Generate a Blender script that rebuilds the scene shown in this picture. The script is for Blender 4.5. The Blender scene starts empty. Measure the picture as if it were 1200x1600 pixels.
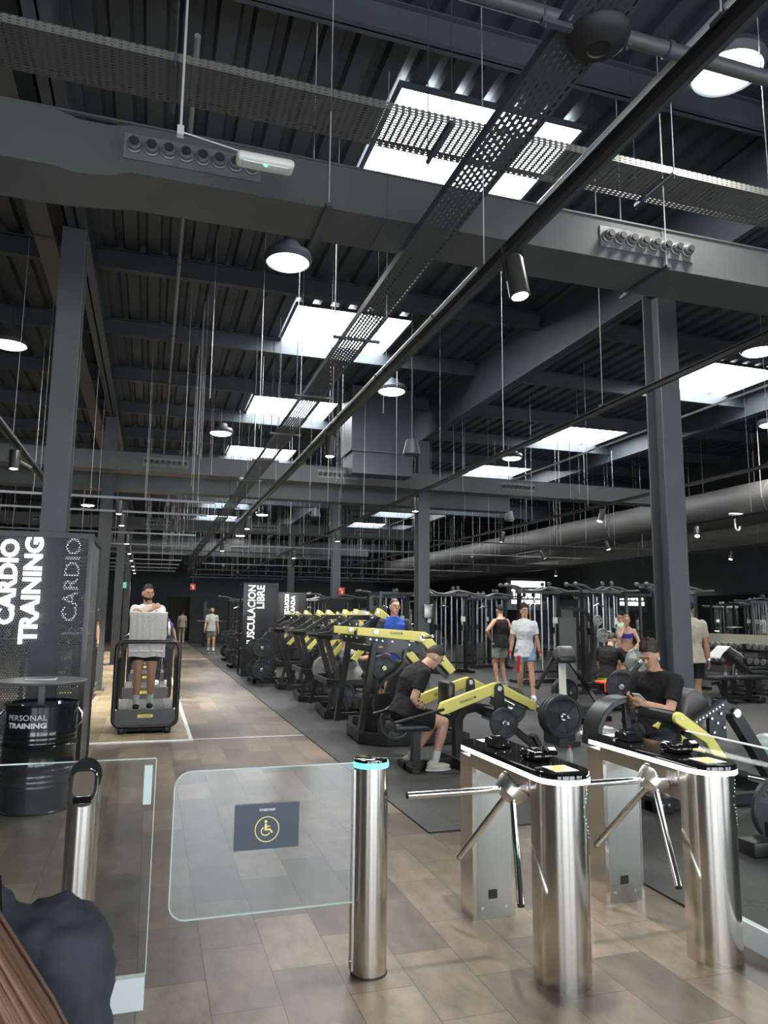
import bpy, math, random
from mathutils import Vector, Matrix
random.seed(7)
V = Vector
sc = bpy.context.scene
col = sc.collection
PI = math.pi

# ------------------------------------------------------------------ camera
def setup_camera():
    yaw, pit, rol = math.radians(17.5), math.radians(8.12), math.radians(0.588)
    fw = V((math.sin(yaw) * math.cos(pit), math.cos(yaw) * math.cos(pit), math.sin(pit)))
    rt = V((math.cos(yaw), -math.sin(yaw), 0))
    up = rt.cross(fw)
    r = rt * math.cos(rol) + up * math.sin(rol)
    u = -rt * math.sin(rol) + up * math.cos(rol)
    cam = bpy.data.cameras.new('camera')
    cam.sensor_fit = 'HORIZONTAL'
    cam.sensor_width = 36
    cam.lens = 36 * 1139.6 / 1200
    cam.clip_start = 0.05
    cam.clip_end = 300
    o = bpy.data.objects.new('camera', cam)
    col.objects.link(o)
    m = Matrix.Identity(4)
    for i in range(3):
        m[i][0], m[i][1], m[i][2] = r[i], u[i], -fw[i]
    m[0][3], m[1][3], m[2][3] = 0, 0, 1.6
    o.matrix_world = m
    sc.camera = o
setup_camera()

# ------------------------------------------------------------------ light, sky, exposure
sc.view_settings.view_transform = 'Standard'
sc.view_settings.look = 'None'
sc.view_settings.gamma = 1
sc.view_settings.use_curve_mapping = False
sc.view_settings.exposure = 0.95
world = bpy.data.worlds.new('world')
sc.world = world
world.use_nodes = True
wn = world.node_tree.nodes['Background']
wn.inputs[0].default_value = (0.86, 0.93, 1.0, 1)
wn.inputs[1].default_value = 4.6
SKY_E = 10.0        # skylight panels
LAMP_E = 14.0       # high bay lamps
SPOT_W = 130        # track spotlights
BAY_W = 260
sc.cycles.use_denoising = True
sc.cycles.max_bounces = 8
sc.cycles.transparent_max_bounces = 24
sc.cycles.sample_clamp_indirect = 6

# ------------------------------------------------------------------ materials
def nm(name):
    m = bpy.data.materials.new(name)
    m.use_nodes = True
    return m, m.node_tree, m.node_tree.nodes['Principled BSDF']

def mat(name, c, rough=0.5, metal=0.0, noise=0.0, scale=20, bump=0.0, coat=0.0, sheen=0.0, aniso=0.0):
    m, nt, b = nm(name)
    b.inputs['Base Color'].default_value = (*c, 1)
    b.inputs['Roughness'].default_value = rough
    b.inputs['Metallic'].default_value = metal
    if coat: b.inputs['Coat Weight'].default_value = coat
    if sheen: b.inputs['Sheen Weight'].default_value = sheen
    if aniso: b.inputs['Anisotropic'].default_value = aniso
    if noise or bump:
        tc = nt.nodes.new('ShaderNodeTexCoord')
        n = nt.nodes.new('ShaderNodeTexNoise')
        n.inputs['Scale'].default_value = scale
        n.inputs['Detail'].default_value = 4
        nt.links.new(tc.outputs['Object'], n.inputs['Vector'])
        if noise:
            r = nt.nodes.new('ShaderNodeValToRGB')
            r.color_ramp.elements[0].position = 0.3
            r.color_ramp.elements[1].position = 0.7
            r.color_ramp.elements[0].color = (*[max(0, v * (1 - noise)) for v in c], 1)
            r.color_ramp.elements[1].color = (*[min(1, v * (1 + noise)) for v in c], 1)
            nt.links.new(n.outputs['Fac'], r.inputs[0])
            nt.links.new(r.outputs[0], b.inputs['Base Color'])
        if bump:
            bp = nt.nodes.new('ShaderNodeBump')
            bp.inputs['Strength'].default_value = bump
            bp.inputs['Distance'].default_value = 0.01
            nt.links.new(n.outputs['Fac'], bp.inputs['Height'])
            nt.links.new(bp.outputs[0], b.inputs['Normal'])
    return m

def emis(name, c, e):
    m, nt, b = nm(name)
    b.inputs['Base Color'].default_value = (*c, 1)
    b.inputs['Emission Color'].default_value = (*c, 1)
    b.inputs['Emission Strength'].default_value = e
    return m

def math_node(nt, op, a, b=None, c=None):
    n = nt.nodes.new('ShaderNodeMath')
    n.operation = op
    for i, v in enumerate((a, b, c)):
        if v is None: continue
        if isinstance(v, (int, float)): n.inputs[i].default_value = v
        else: nt.links.new(v, n.inputs[i])
    return n.outputs[0]

def perf(name, c, u, v, pu, pv, hu, hv, rough=0.5, metal=0.3, stagger=False):
    """sheet metal with rows of punched holes; u, v name the axes of the holes' grid"""
    m, nt, b = nm(name)
    b.inputs['Base Color'].default_value = (*c, 1)
    b.inputs['Roughness'].default_value = rough
    b.inputs['Metallic'].default_value = metal
    tc = nt.nodes.new('ShaderNodeTexCoord')
    sp = nt.nodes.new('ShaderNodeSeparateXYZ')
    nt.links.new(tc.outputs['Object'], sp.inputs[0])
    U = math_node(nt, 'DIVIDE', sp.outputs[u], pu)
    W = math_node(nt, 'DIVIDE', sp.outputs[v], pv)
    if stagger:
        row = math_node(nt, 'MODULO', math_node(nt, 'ABSOLUTE', math_node(nt, 'FLOOR', W)), 2)
        U = math_node(nt, 'ADD', U, math_node(nt, 'MULTIPLY', row, 0.5))
    fu = math_node(nt, 'ABSOLUTE', math_node(nt, 'SUBTRACT', math_node(nt, 'FRACT', U), 0.5))
    fv = math_node(nt, 'ABSOLUTE', math_node(nt, 'SUBTRACT', math_node(nt, 'FRACT', W), 0.5))
    mask = math_node(nt, 'MULTIPLY', math_node(nt, 'LESS_THAN', fu, hu), math_node(nt, 'LESS_THAN', fv, hv))
    tr = nt.nodes.new('ShaderNodeBsdfTransparent')
    mx = nt.nodes.new('ShaderNodeMixShader')
    nt.links.new(mask, mx.inputs[0])
    nt.links.new(b.outputs[0], mx.inputs[1])
    nt.links.new(tr.outputs[0], mx.inputs[2])
    nt.links.new(mx.outputs[0], nt.nodes['Material Output'].inputs[0])
    return m

def floor_mat(name, c1, c2, mortar, rough, roughvar=0.1):
    m, nt, b = nm(name)
    tc = nt.nodes.new('ShaderNodeTexCoord')
    sp = nt.nodes.new('ShaderNodeSeparateXYZ')
    nt.links.new(tc.outputs['Object'], sp.inputs[0])
    cb = nt.nodes.new('ShaderNodeCombineXYZ')
    nt.links.new(math_node(nt, 'SUBTRACT', sp.outputs[1], 0.25), cb.inputs[0])
    nt.links.new(math_node(nt, 'SUBTRACT', sp.outputs[0], 0.025), cb.inputs[1])
    br = nt.nodes.new('ShaderNodeTexBrick')
    br.inputs['Color1'].default_value = (*c1, 1)
    br.inputs['Color2'].default_value = (*c2, 1)
    br.inputs['Mortar'].default_value = (*mortar, 1)
    br.inputs['Scale'].default_value = 1
    br.inputs['Mortar Size'].default_value = 0.0022
    br.inputs['Mortar Smooth'].default_value = 0.1
    br.inputs['Brick Width'].default_value = 0.6
    br.inputs['Row Height'].default_value = 0.2917
    nt.links.new(cb.outputs[0], br.inputs['Vector'])
    mp = nt.nodes.new('ShaderNodeMapping')
    mp.inputs['Scale'].default_value = (3.5, 1.6, 1)
    nt.links.new(tc.outputs['Object'], mp.inputs[0])
    n = nt.nodes.new('ShaderNodeTexNoise')
    n.inputs['Scale'].default_value = 2.5
    n.inputs['Detail'].default_value = 8
    n.inputs['Roughness'].default_value = 0.7
    nt.links.new(mp.outputs[0], n.inputs['Vector'])
    r = nt.nodes.new('ShaderNodeValToRGB')
    r.color_ramp.elements[0].position = 0.3
    r.color_ramp.elements[1].position = 0.72
    r.color_ramp.elements[0].color = (0.56, 0.54, 0.52, 1)
    r.color_ramp.elements[1].color = (1.30, 1.28, 1.25, 1)
    nt.links.new(n.outputs['Fac'], r.inputs[0])
    mx = nt.nodes.new('ShaderNodeMix')
    mx.data_type = 'RGBA'
    mx.blend_type = 'MULTIPLY'
    mx.inputs[0].default_value = 1
    nt.links.new(br.outputs['Color'], mx.inputs[6])
    nt.links.new(r.outputs[0], mx.inputs[7])
    nt.links.new(mx.outputs[2], b.inputs['Base Color'])
    nt.links.new(math_node(nt, 'MULTIPLY_ADD', n.outputs['Fac'], roughvar, rough - roughvar / 2), b.inputs['Roughness'])
    bp = nt.nodes.new('ShaderNodeBump')
    bp.inputs['Strength'].default_value = 0.12
    bp.inputs['Distance'].default_value = 0.003
    nt.links.new(n.outputs['Fac'], bp.inputs['Height'])
    nt.links.new(bp.outputs[0], b.inputs['Normal'])
    return m

def rubber_mat(name):
    """rubber mats with jigsaw seams one metre apart"""
    m, nt, b = nm(name)
    tc = nt.nodes.new('ShaderNodeTexCoord')
    sp = nt.nodes.new('ShaderNodeSeparateXYZ')
    nt.links.new(tc.outputs['Object'], sp.inputs[0])
    def seam(a, t, off):
        sq = math_node(nt, 'MULTIPLY', math_node(nt, 'SIGN', math_node(nt, 'SINE', math_node(nt, 'MULTIPLY', t, 2 * PI / 0.13))), 0.018)
        d = math_node(nt, 'SUBTRACT', a, off)
        d = math_node(nt, 'ADD', d, sq)
        f = math_node(nt, 'ABSOLUTE', math_node(nt, 'SUBTRACT', math_node(nt, 'FRACT', math_node(nt, 'ADD', d, 0.5)), 0.5))
        l1 = math_node(nt, 'LESS_THAN', f, 0.007)
        # the short cross strokes that join the zigzag
        s2 = math_node(nt, 'ABSOLUTE', math_node(nt, 'SINE', math_node(nt, 'MULTIPLY', t, 2 * PI / 0.13)))
        d2 = math_node(nt, 'SUBTRACT', a, off)
        f2 = math_node(nt, 'ABSOLUTE', math_node(nt, 'SUBTRACT', math_node(nt, 'FRACT', math_node(nt, 'ADD', d2, 0.5)), 0.5))
        l2 = math_node(nt, 'MULTIPLY', math_node(nt, 'LESS_THAN', s2, 0.18), math_node(nt, 'LESS_THAN', f2, 0.02))
        return math_node(nt, 'MAXIMUM', l1, l2)
    s = math_node(nt, 'MAXIMUM', seam(sp.outputs[0], sp.outputs[1], 2.33), seam(sp.outputs[1], sp.outputs[0], 5.56))
    n = nt.nodes.new('ShaderNodeTexNoise')
    n.inputs['Scale'].default_value = 3
    n.inputs['Detail'].default_value = 8
    nt.links.new(tc.outputs['Object'], n.inputs['Vector'])
    r = nt.nodes.new('ShaderNodeValToRGB')
    r.color_ramp.elements[0].position = 0.3
    r.color_ramp.elements[1].position = 0.75
    r.color_ramp.elements[0].color = (0.018, 0.0185, 0.019, 1)
    r.color_ramp.elements[1].color = (0.046, 0.045, 0.043, 1)
    nt.links.new(n.outputs['Fac'], r.inputs[0])
    mx = nt.nodes.new('ShaderNodeMix')
    mx.data_type = 'RGBA'
    nt.links.new(s, mx.inputs[0])
    nt.links.new(r.outputs[0], mx.inputs[6])
    mx.inputs[7].default_value = (0.003, 0.003, 0.003, 1)
    nt.links.new(mx.outputs[2], b.inputs['Base Color'])
    b.inputs['Roughness'].default_value = 0.55
    return m

def glass_mat(name, tint, refl=0.12):
    m, nt, b = nm(name)
    tr = nt.nodes.new('ShaderNodeBsdfTransparent')
    tr.inputs[0].default_value = (*tint, 1)
    gl = nt.nodes.new('ShaderNodeBsdfGlossy')
    gl.inputs['Roughness'].default_value = 0.02
    lw = nt.nodes.new('ShaderNodeLayerWeight')
    lw.inputs[0].default_value = 0.5
    f = math_node(nt, 'MULTIPLY_ADD', math_node(nt, 'POWER', lw.outputs['Facing'], 4), 0.55, refl)
    mx = nt.nodes.new('ShaderNodeMixShader')
    nt.links.new(f, mx.inputs[0])
    nt.links.new(tr.outputs[0], mx.inputs[1])
    nt.links.new(gl.outputs[0], mx.inputs[2])
    nt.links.new(mx.outputs[0], nt.nodes['Material Output'].inputs[0])
    return m

def brushed(name, c, rough=0.22, axis=2, fine=220, aniso=0.0):
    """brushed stainless steel, fine streaks along one axis"""
    m, nt, b = nm(name)
    b.inputs['Metallic'].default_value = 1
    if aniso:
        b.inputs['Anisotropic'].default_value = aniso
        tg = nt.nodes.new('ShaderNodeTangent')
        tg.direction_type = 'RADIAL'
        tg.axis = 'Z'
        nt.links.new(tg.outputs[0], b.inputs['Tangent'])
    tc = nt.nodes.new('ShaderNodeTexCoord')
    mp = nt.nodes.new('ShaderNodeMapping')
    s = [fine, fine, fine]
    s[axis] = 1.5
    mp.inputs['Scale'].default_value = s
    nt.links.new(tc.outputs['Object'], mp.inputs[0])
    n = nt.nodes.new('ShaderNodeTexNoise')
    n.inputs['Scale'].default_value = 1
    n.inputs['Detail'].default_value = 3
    nt.links.new(mp.outputs[0], n.inputs['Vector'])
    r = nt.nodes.new('ShaderNodeValToRGB')
    r.color_ramp.elements[0].position = 0.3
    r.color_ramp.elements[1].position = 0.7
    r.color_ramp.elements[0].color = (*[v * 0.93 for v in c], 1)
    r.color_ramp.elements[1].color = (*c, 1)
    nt.links.new(n.outputs['Fac'], r.inputs[0])
    nt.links.new(r.outputs[0], b.inputs['Base Color'])
    b.inputs['Roughness'].default_value = rough
    return m

M = dict(
    floor=floor_mat('stone_tile_floor', (0.245, 0.195, 0.148), (0.112, 0.093, 0.074), (0.05, 0.045, 0.04), 0.34, 0.16),
    litfloor=floor_mat('pale_floor_lit_tone', (0.42, 0.345, 0.23), (0.25, 0.20, 0.135), (0.11, 0.09, 0.07), 0.36, 0.16),  # brighter, warmer lighting of the treadmill zone is put into this beige
    mat=rubber_mat('black_rubber_mat'),
    whitetape=mat('white_floor_strip', (0.75, 0.76, 0.74), 0.45),
    wall=mat('dark_grey_wall', (0.045, 0.050, 0.055), 0.75, noise=0.15, scale=2),
    deck=mat('dark_deck', (0.040, 0.050, 0.062), 0.55, 0.0, noise=0.12, scale=3),
    steel=mat('dark_painted_steel', (0.058, 0.070, 0.082), 0.5, 0.0, noise=0.12, scale=4),
    column=mat('grey_painted_column', (0.085, 0.092, 0.096), 0.5, 0.0, noise=0.08, scale=4),
    duct=mat('grey_duct', (0.088, 0.095, 0.095), 0.5, 0.15, noise=0.1, scale=1.5, bump=0.3),
    nozzle=mat('nozzle_plate', (0.16, 0.17, 0.165), 0.4, 0.3, noise=0.2, scale=12),
    black=mat('black_powder_coat', (0.018, 0.018, 0.019), 0.32, 0.0, coat=0.15),
    blackm=mat('matt_black', (0.014, 0.014, 0.015), 0.6),
    gloss=mat('gloss_black', (0.008, 0.008, 0.009), 0.08, coat=0.6),
    yellow=mat('yellow_paint', (0.93, 0.82, 0.20), 0.38, noise=0.03, scale=8),
    chrome=mat('chrome', (0.82, 0.82, 0.8), 0.12, 1.0),
    bolt=mat('bolt_steel', (0.75, 0.75, 0.75), 0.25, 1.0),
    steelrod=mat('steel_rod', (0.6, 0.6, 0.6), 0.3, 1.0),
    wire=mat('galvanised_wire', (0.62, 0.63, 0.62), 0.4, 0.4),
    inox=brushed('brushed_steel', (0.80, 0.77, 0.71), 0.17, aniso=0.5, fine=400),
    satin=mat('satin_steel', (0.66, 0.65, 0.62), 0.32, 1.0),
    inoxd=brushed('brushed_steel_panel', (0.46, 0.46, 0.43), 0.34),
    glass=glass_mat('clear_glass', (0.90, 0.93, 0.92), 0.012),
    acryl=glass_mat('acrylic_gate', (0.93, 0.96, 0.98), 0.13),
    glassedge=mat('glass_edge', (0.62, 0.72, 0.70), 0.2),
    alu=mat('pale_aluminium', (0.70, 0.74, 0.76), 0.4, 0.3),
    sign=mat('slate_sign', (0.055, 0.075, 0.10), 0.45),
    signy=mat('yellow_print', (0.95, 0.80, 0.25), 0.5),
    white=mat('white_print', (0.85, 0.85, 0.85), 0.5),
    ledw=emis('led_white', (1.0, 0.99, 0.95), 9),
    ledc=emis('led_cyan', (0.10, 0.85, 0.82), 1.4),
    letter=emis('glowing_letters', (1.0, 1.0, 0.96), 1.6),
    letterdim=emis('letter_backs', (0.75, 0.78, 0.78), 0.45),
    skyl=emis('skylight_panel', (0.93, 0.97, 1.0), SKY_E),
    lamp=emis('lamp_disc', (1.0, 0.98, 0.93), LAMP_E),
    spotlens=emis('spot_lens', (1.0, 0.95, 0.85), 20),
    exitg=emis('exit_green', (0.05, 0.45, 0.2), 0.8),
    red=emis('red_sign', (0.6, 0.03, 0.03), 0.15),
    emlens=mat('milky_plastic', (0.72, 0.74, 0.68), 0.35),
    greenled=emis('green_led', (0.05, 1.0, 0.15), 5),
    dots=emis('pale_green_dots', (0.35, 0.95, 0.6), 0.9),
    perfY=perf('perforated_tray', (0.085, 0.095, 0.105), 1, 0, 0.062, 0.032, 0.30, 0.17, stagger=True),
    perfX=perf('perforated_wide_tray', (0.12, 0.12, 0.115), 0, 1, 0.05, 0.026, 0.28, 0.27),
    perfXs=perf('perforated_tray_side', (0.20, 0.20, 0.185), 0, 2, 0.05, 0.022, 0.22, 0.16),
    perfr=perf('number_grid', (0.45, 0.43, 0.36), 1, 2, 0.05, 0.05, 0.28, 0.28),
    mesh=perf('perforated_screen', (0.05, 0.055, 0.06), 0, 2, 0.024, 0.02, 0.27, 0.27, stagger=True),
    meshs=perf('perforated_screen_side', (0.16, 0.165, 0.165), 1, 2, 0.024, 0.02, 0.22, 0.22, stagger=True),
    conduit=mat('grey_conduit', (0.22, 0.24, 0.25), 0.4),
    litbar=mat('highlit_bar', (0.16, 0.165, 0.17), 0.3, 0.3),  # grey raised so the colour carries the highlights on the pull-up bars
    plate=mat('rubber_plate', (0.040, 0.045, 0.050), 0.42, noise=0.1, scale=10),
    plateg=mat('grey_plate', (0.36, 0.37, 0.35), 0.35, 0.5),
    pletter=mat('plate_letters', (0.006, 0.006, 0.006), 0.6),
    rubber=mat('rubber_black', (0.012, 0.012, 0.012), 0.5),
    vinyl=mat('black_vinyl', (0.030, 0.032, 0.034), 0.34),
    vinylg=mat('grey_vinyl', (0.12, 0.12, 0.115), 0.4),
    greyplast=mat('grey_plastic', (0.075, 0.08, 0.083), 0.42),
    towel=mat('pale_towel', (0.52, 0.52, 0.49), 0.95, noise=0.1, scale=60, bump=0.5, sheen=0.2),
    white_towel=mat('white_towel', (0.75, 0.75, 0.73), 0.95, noise=0.06, scale=60, bump=0.5),
    orange=mat('orange_cloth', (0.85, 0.12, 0.03), 0.8),
    ivory=mat('ivory_upright', (0.74, 0.74, 0.62), 0.35),
    drum=mat('black_drum', (0.010, 0.013, 0.015), 0.16, 0.0, coat=0.4),
    tabletop=mat('grey_tabletop', (0.17, 0.17, 0.165), 0.35),
    cyl=mat('spot_body', (0.10, 0.098, 0.09), 0.35, 0.7),
    ball=mat('pale_green_ball', (0.42, 0.50, 0.45), 0.3),
    beigewall=mat('beige_panel', (0.33, 0.31, 0.27), 0.7, noise=0.08, scale=2),
    bulk=mat('grey_big_duct', (0.075, 0.072, 0.066), 0.6, 0.0, noise=0.1, scale=1.5),
    bottle=mat('clear_plastic', (0.65, 0.68, 0.68), 0.15),
    redcap=mat('red_plastic', (0.7, 0.04, 0.04), 0.4),
    paper=mat('paper', (0.75, 0.75, 0.68), 0.6),
    dumb=mat('dumbbell_head', (0.20, 0.20, 0.185), 0.35, 0.4),
    screen=mat('black_screen', (0.01, 0.01, 0.012), 0.15),
    kiosk=mat('scanner_window', (0.30, 0.24, 0.19), 0.12, 0.4),
)

# ------------------------------------------------------------------ mesh helpers
class MB:
    def __init__(s): s.v = []; s.f = []; s.s = []; s.M = Matrix.Identity(4)
    def add(s, vs, fs, smooth=False):
        k = len(s.v)
        s.v += [s.M @ V(p) for p in vs]
        s.f += [tuple(i + k for i in f) for f in fs]
        s.s += [smooth] * len(fs)
        return s
    def box(s, c, d, rz=0, rx=0, ry=0):
        m = Matrix.Translation(c) @ Matrix.Rotation(rz, 4, 'Z') @ Matrix.Rotation(ry, 4, 'Y') @ Matrix.Rotation(rx, 4, 'X')
        vs = [m @ V((x * d[0] / 2, y * d[1] / 2, z * d[2] / 2)) for x in (-1, 1) for y in (-1, 1) for z in (-1, 1)]
        return s.add(vs, [(0, 1, 3, 2), (4, 6, 7, 5), (0, 4, 5, 1), (2, 3, 7, 6), (0, 2, 6, 4), (1, 5, 7, 3)])
    def bb(s, a, b):
        return s.box([(a[i] + b[i]) / 2 for i in range(3)], [abs(b[i] - a[i]) for i in range(3)])
    def rbox(s, c, d, r=0.02, rz=0, rx=0, ry=0, n=3):
        """box with rounded vertical-profile edges all round (superellipse style)"""
        m = Matrix.Translation(c) @ Matrix.Rotation(rz, 4, 'Z') @ Matrix.Rotation(ry, 4, 'Y') @ Matrix.Rotation(rx, 4, 'X')
        r = min(r, d[0] / 2.01, d[1] / 2.01, d[2] / 2.01)
        rings = []
        prof = [(-d[2] / 2 + r - r * math.cos(a), r - r * math.sin(a)) for a in [i * PI / 2 / n for i in range(n + 1)]]
        prof = prof + [(-z, q) for z, q in reversed(prof)]
        vs = []
        for z, ins in prof:
            ring = []
            for cx, cy, a0 in ((1, 1, 0), (-1, 1, PI / 2), (-1, -1, PI), (1, -1, 3 * PI / 2)):
                for i in range(n + 1):
                    a = a0 + i * PI / 2 / n
                    rr = r - ins
                    ring.append(m @ V((cx * (d[0] / 2 - r) + rr * math.cos(a), cy * (d[1] / 2 - r) + rr * math.sin(a), z)))
            rings.append(ring)
        return s.loft(rings, True)
    def loft(s, rings, smooth=True, cap=True, closed=True):
        n = len(rings[0])
        vs = [p for r in rings for p in r]
        fs = []
        for i in range(len(rings) - 1):
            for j in range(n if closed else n - 1):
                a, b = i * n + j, i * n + (j + 1) % n
                fs.append((a, b, b + n, a + n))
        s.add(vs, fs, smooth)
        if cap:
            k = len(s.v) - len(vs)
            s.f += [tuple(k + j for j in reversed(range(n))), tuple(k + (len(rings) - 1) * n + j for j in range(n))]
            s.s += [False, False]
        return s
    def tube(s, p, q, r, r2=None, n=12, smooth=True):
        p, q = V(p), V(q)
        r2 = r if r2 is None else r2
        return s.path([p, q], [r, r2], n, smooth)
    def path(s, pts, r, n=10, smooth=True, w=None, up=None, closed=False):
        """round (or, with w, rectangular r x w) section swept along points"""
        pts = [V(p) for p in pts]
        N = len(pts)
        rs = r if isinstance(r, (list, tuple)) else [r] * N
        rings = []
        ref = None
        for i, p in enumerate(pts):
            if closed: t = (pts[(i + 1) % N] - pts[i - 1]).normalized()
            else: t = (pts[min(i + 1, N - 1)] - pts[max(i - 1, 0)]).normalized()
            if up is not None: a = t.cross(V(up))
            elif ref is not None: a = ref - t * ref.dot(t)
            else: a = t.cross(V((0, 0, 1)))
            if a.length < 1e-4: a = t.cross(V((0, 1, 0)))
            a.normalize()
            ref = a
            b = t.cross(a)
            k = 1.0
            if w is not None and 0 < i < N - 1:
                c = (pts[i] - pts[i - 1]).normalized().dot((pts[i + 1] - pts[i]).normalized())
                k = 1 / max(0.5, math.sqrt(max(0.01, (1 + c) / 2)))
            if w is None:
                rings.append([p + (a * math.cos(x) + b * math.sin(x)) * rs[i] for x in [2 * PI * j / n for j in range(n)]])
            else:
                rings.append([p + a * (sx * rs[i] / 2 * k) + b * (sy * w / 2) for sx, sy in ((-1, -1), (1, -1), (1, 1), (-1, 1))])
        if closed:
            rings.append(rings[0])
            return s.loft(rings, smooth and w is None, cap=False)
        return s.loft(rings, smooth and w is None)
    def rpath(s, pts, w, h, up=(0, 0, 1), closed=False):
        return s.path(pts, w, 4, False, w=h, up=up, closed=closed)
    def lathe(s, prof, n=24, c=(0, 0, 0), axis='Z', smooth=True):
        R = {'Z': Matrix.Identity(3), 'Y': Matrix.Rotation(-PI / 2, 3, 'X'), 'X': Matrix.Rotation(PI / 2, 3, 'Y')}[axis]
        rings = [[R @ V((r * math.cos(2 * PI * j / n), r * math.sin(2 * PI * j / n), z)) + V(c) for j in range(n)] for r, z in prof]
        return s.loft(rings, smooth)
    def disc(s, c, r, t, axis='Y', n=20):
        b = min(t * 0.25, r * 0.1)
        return s.lathe([(r - b, -t / 2), (r, -t / 2 + b), (r, t / 2 - b), (r - b, t / 2)], n, c, axis, False)
    def ell(s, c, rad, n=12, m=8, R=None):
        vs, fs = [], []
        R = R or Matrix.Identity(3)
        for i in range(m + 1):
            t = PI * i / m
            for j in range(n):
                a = 2 * PI * j / n
                vs.append(V(c) + R @ V((rad[0] * math.sin(t) * math.cos(a), rad[1] * math.sin(t) * math.sin(a), rad[2] * math.cos(t))))
        for i in range(m):
            for j in range(n):
                a, b = i * n + j, i * n + (j + 1) % n
                fs.append((a, a + n, b + n, b))
        return s.add(vs, fs, True)
    def prism(s, poly, o, ux, uy, t, smooth=False):
        """polygon in the plane (ux, uy) at o, thickness t along ux x uy, centred"""
        o, ux, uy = V(o), V(ux).normalized(), V(uy).normalized()
        n = ux.cross(uy) * (t / 2)
        return s.loft([[o + ux * a + uy * b - n for a, b in poly], [o + ux * a + uy * b + n for a, b in poly]], smooth)
    def mesh(s, name):
        me = bpy.data.meshes.new(name)
        me.from_pydata([tuple(p) for p in s.v], [], s.f)
        me.polygons.foreach_set('use_smooth', s.s)
        me.update()
        me.set_sharp_from_angle(angle=math.radians(38))
        return me

def tag(o, label=None, cat=None, group=None, kind=None):
    if label: o['label'] = label
    if cat: o['category'] = cat
    if group: o['group'] = group
    if kind: o['kind'] = kind
    return o

def part(name, mb, m, parent=None, label=None, bevel=0):
    me = mb.mesh(name) if isinstance(mb, MB) else mb
    o = bpy.data.objects.new(name, me)
    col.objects.link(o)
    if not me.materials: me.materials.append(M[m] if isinstance(m, str) else m)
    if parent is not None: o.parent = parent
    if label: o['label'] = label
    if bevel:
        b = o.modifiers.new('bevel', 'BEVEL')
        b.width = bevel
        b.segments = 2
        b.limit_method = 'ANGLE'
    return o

def root(name, label, cat, loc=(0, 0, 0), rz=0, group=None):
    o = bpy.data.objects.new(name, None)
    o.empty_display_size = 0.1
    col.objects.link(o)
    o.location = loc
    o.rotation_euler = (0, 0, rz)
    return tag(o, label, cat, group)

KIDS = {}
def kids(o):
    return [c for c in bpy.data.objects if c.parent == o]

def copy_tree(o, loc=None, rz=None, label=None, group=None, scale=None, parent=None):
    c = o.copy()
    col.objects.link(c)
    c.parent = parent
    if loc is not None: c.location = loc
    if rz is not None: c.rotation_euler = (0, 0, rz)
    if scale is not None: c.scale = (scale,) * 3
    if label: c['label'] = label
    if group: c['group'] = group
    if o.name not in KIDS: KIDS[o.name] = [k for k in kids(o)]
    for k in KIDS[o.name]: copy_tree(k, parent=c)
    return c

def struct(name, mb, m):
    return tag(part(name, mb, m), kind='structure')

def text_mesh(body, bold=0.0, spacing=1.0):
    cu = bpy.data.curves.new('text', 'FONT')
    cu.body = body
    cu.size = 1
    cu.offset = bold
    cu.extrude = 0.02
    cu.space_character = spacing
    cu.resolution_u = 3
    o = bpy.data.objects.new('text', cu)
    col.objects.link(o)
    bpy.context.view_layer.update()
    me = bpy.data.meshes.new_from_object(o.evaluated_get(bpy.context.evaluated_depsgraph_get()))
    bpy.data.objects.remove(o)
    return me

def text_into(mb, body, o, ux, uy, w, h, depth=0.004, bold=0.0, spacing=1.0):
    """letters filling w x h, centred at o, reading along ux with uy up"""
    me = text_mesh(body, bold, spacing)
    vs = [v.co.copy() for v in me.vertices]
    x0, x1 = min(v.x for v in vs), max(v.x for v in vs)
    y0, y1 = min(v.y for v in vs), max(v.y for v in vs)
    ux, uy = V(ux).normalized(), V(uy).normalized()
    nz = ux.cross(uy)
    if w is None: w = (x1 - x0) * h / (y1 - y0)
    out = [V(o) + ux * ((v.x - (x0 + x1) / 2) / (x1 - x0) * w) + uy * ((v.y - (y0 + y1) / 2) / (y1 - y0) * h) + nz * (v.z / 0.02 * depth / 2) for v in vs]
    mb.add(out, [tuple(p.vertices) for p in me.polygons])
    return mb

def rr(w, h, r, n=5):
    """rounded rectangle outline"""
    pts = []
    for cx, cy, a0 in ((1, 1, 0), (-1, 1, PI / 2), (-1, -1, PI), (1, -1, 3 * PI / 2)):
        for i in range(n + 1):
            a = a0 + i * PI / 2 / n
            pts.append((cx * (w / 2 - r) + r * math.cos(a), cy * (h / 2 - r) + r * math.sin(a)))
    return pts

def spot(name, loc, target, w, angle, parent=None, size=0.05, color=(1, 0.94, 0.84), blend=0.6):
    l = bpy.data.lights.new(name, 'SPOT')
    l.energy = w
    l.spot_size = math.radians(angle)
    l.spot_blend = blend
    l.shadow_soft_size = size
    l.color = color
    o = bpy.data.objects.new(name, l)
    col.objects.link(o)
    o.location = loc
    d = V(target) - V(loc)
    o.rotation_euler = d.to_track_quat('-Z', 'Y').to_euler()
    if parent is not None: o.parent = parent
    return o

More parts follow.
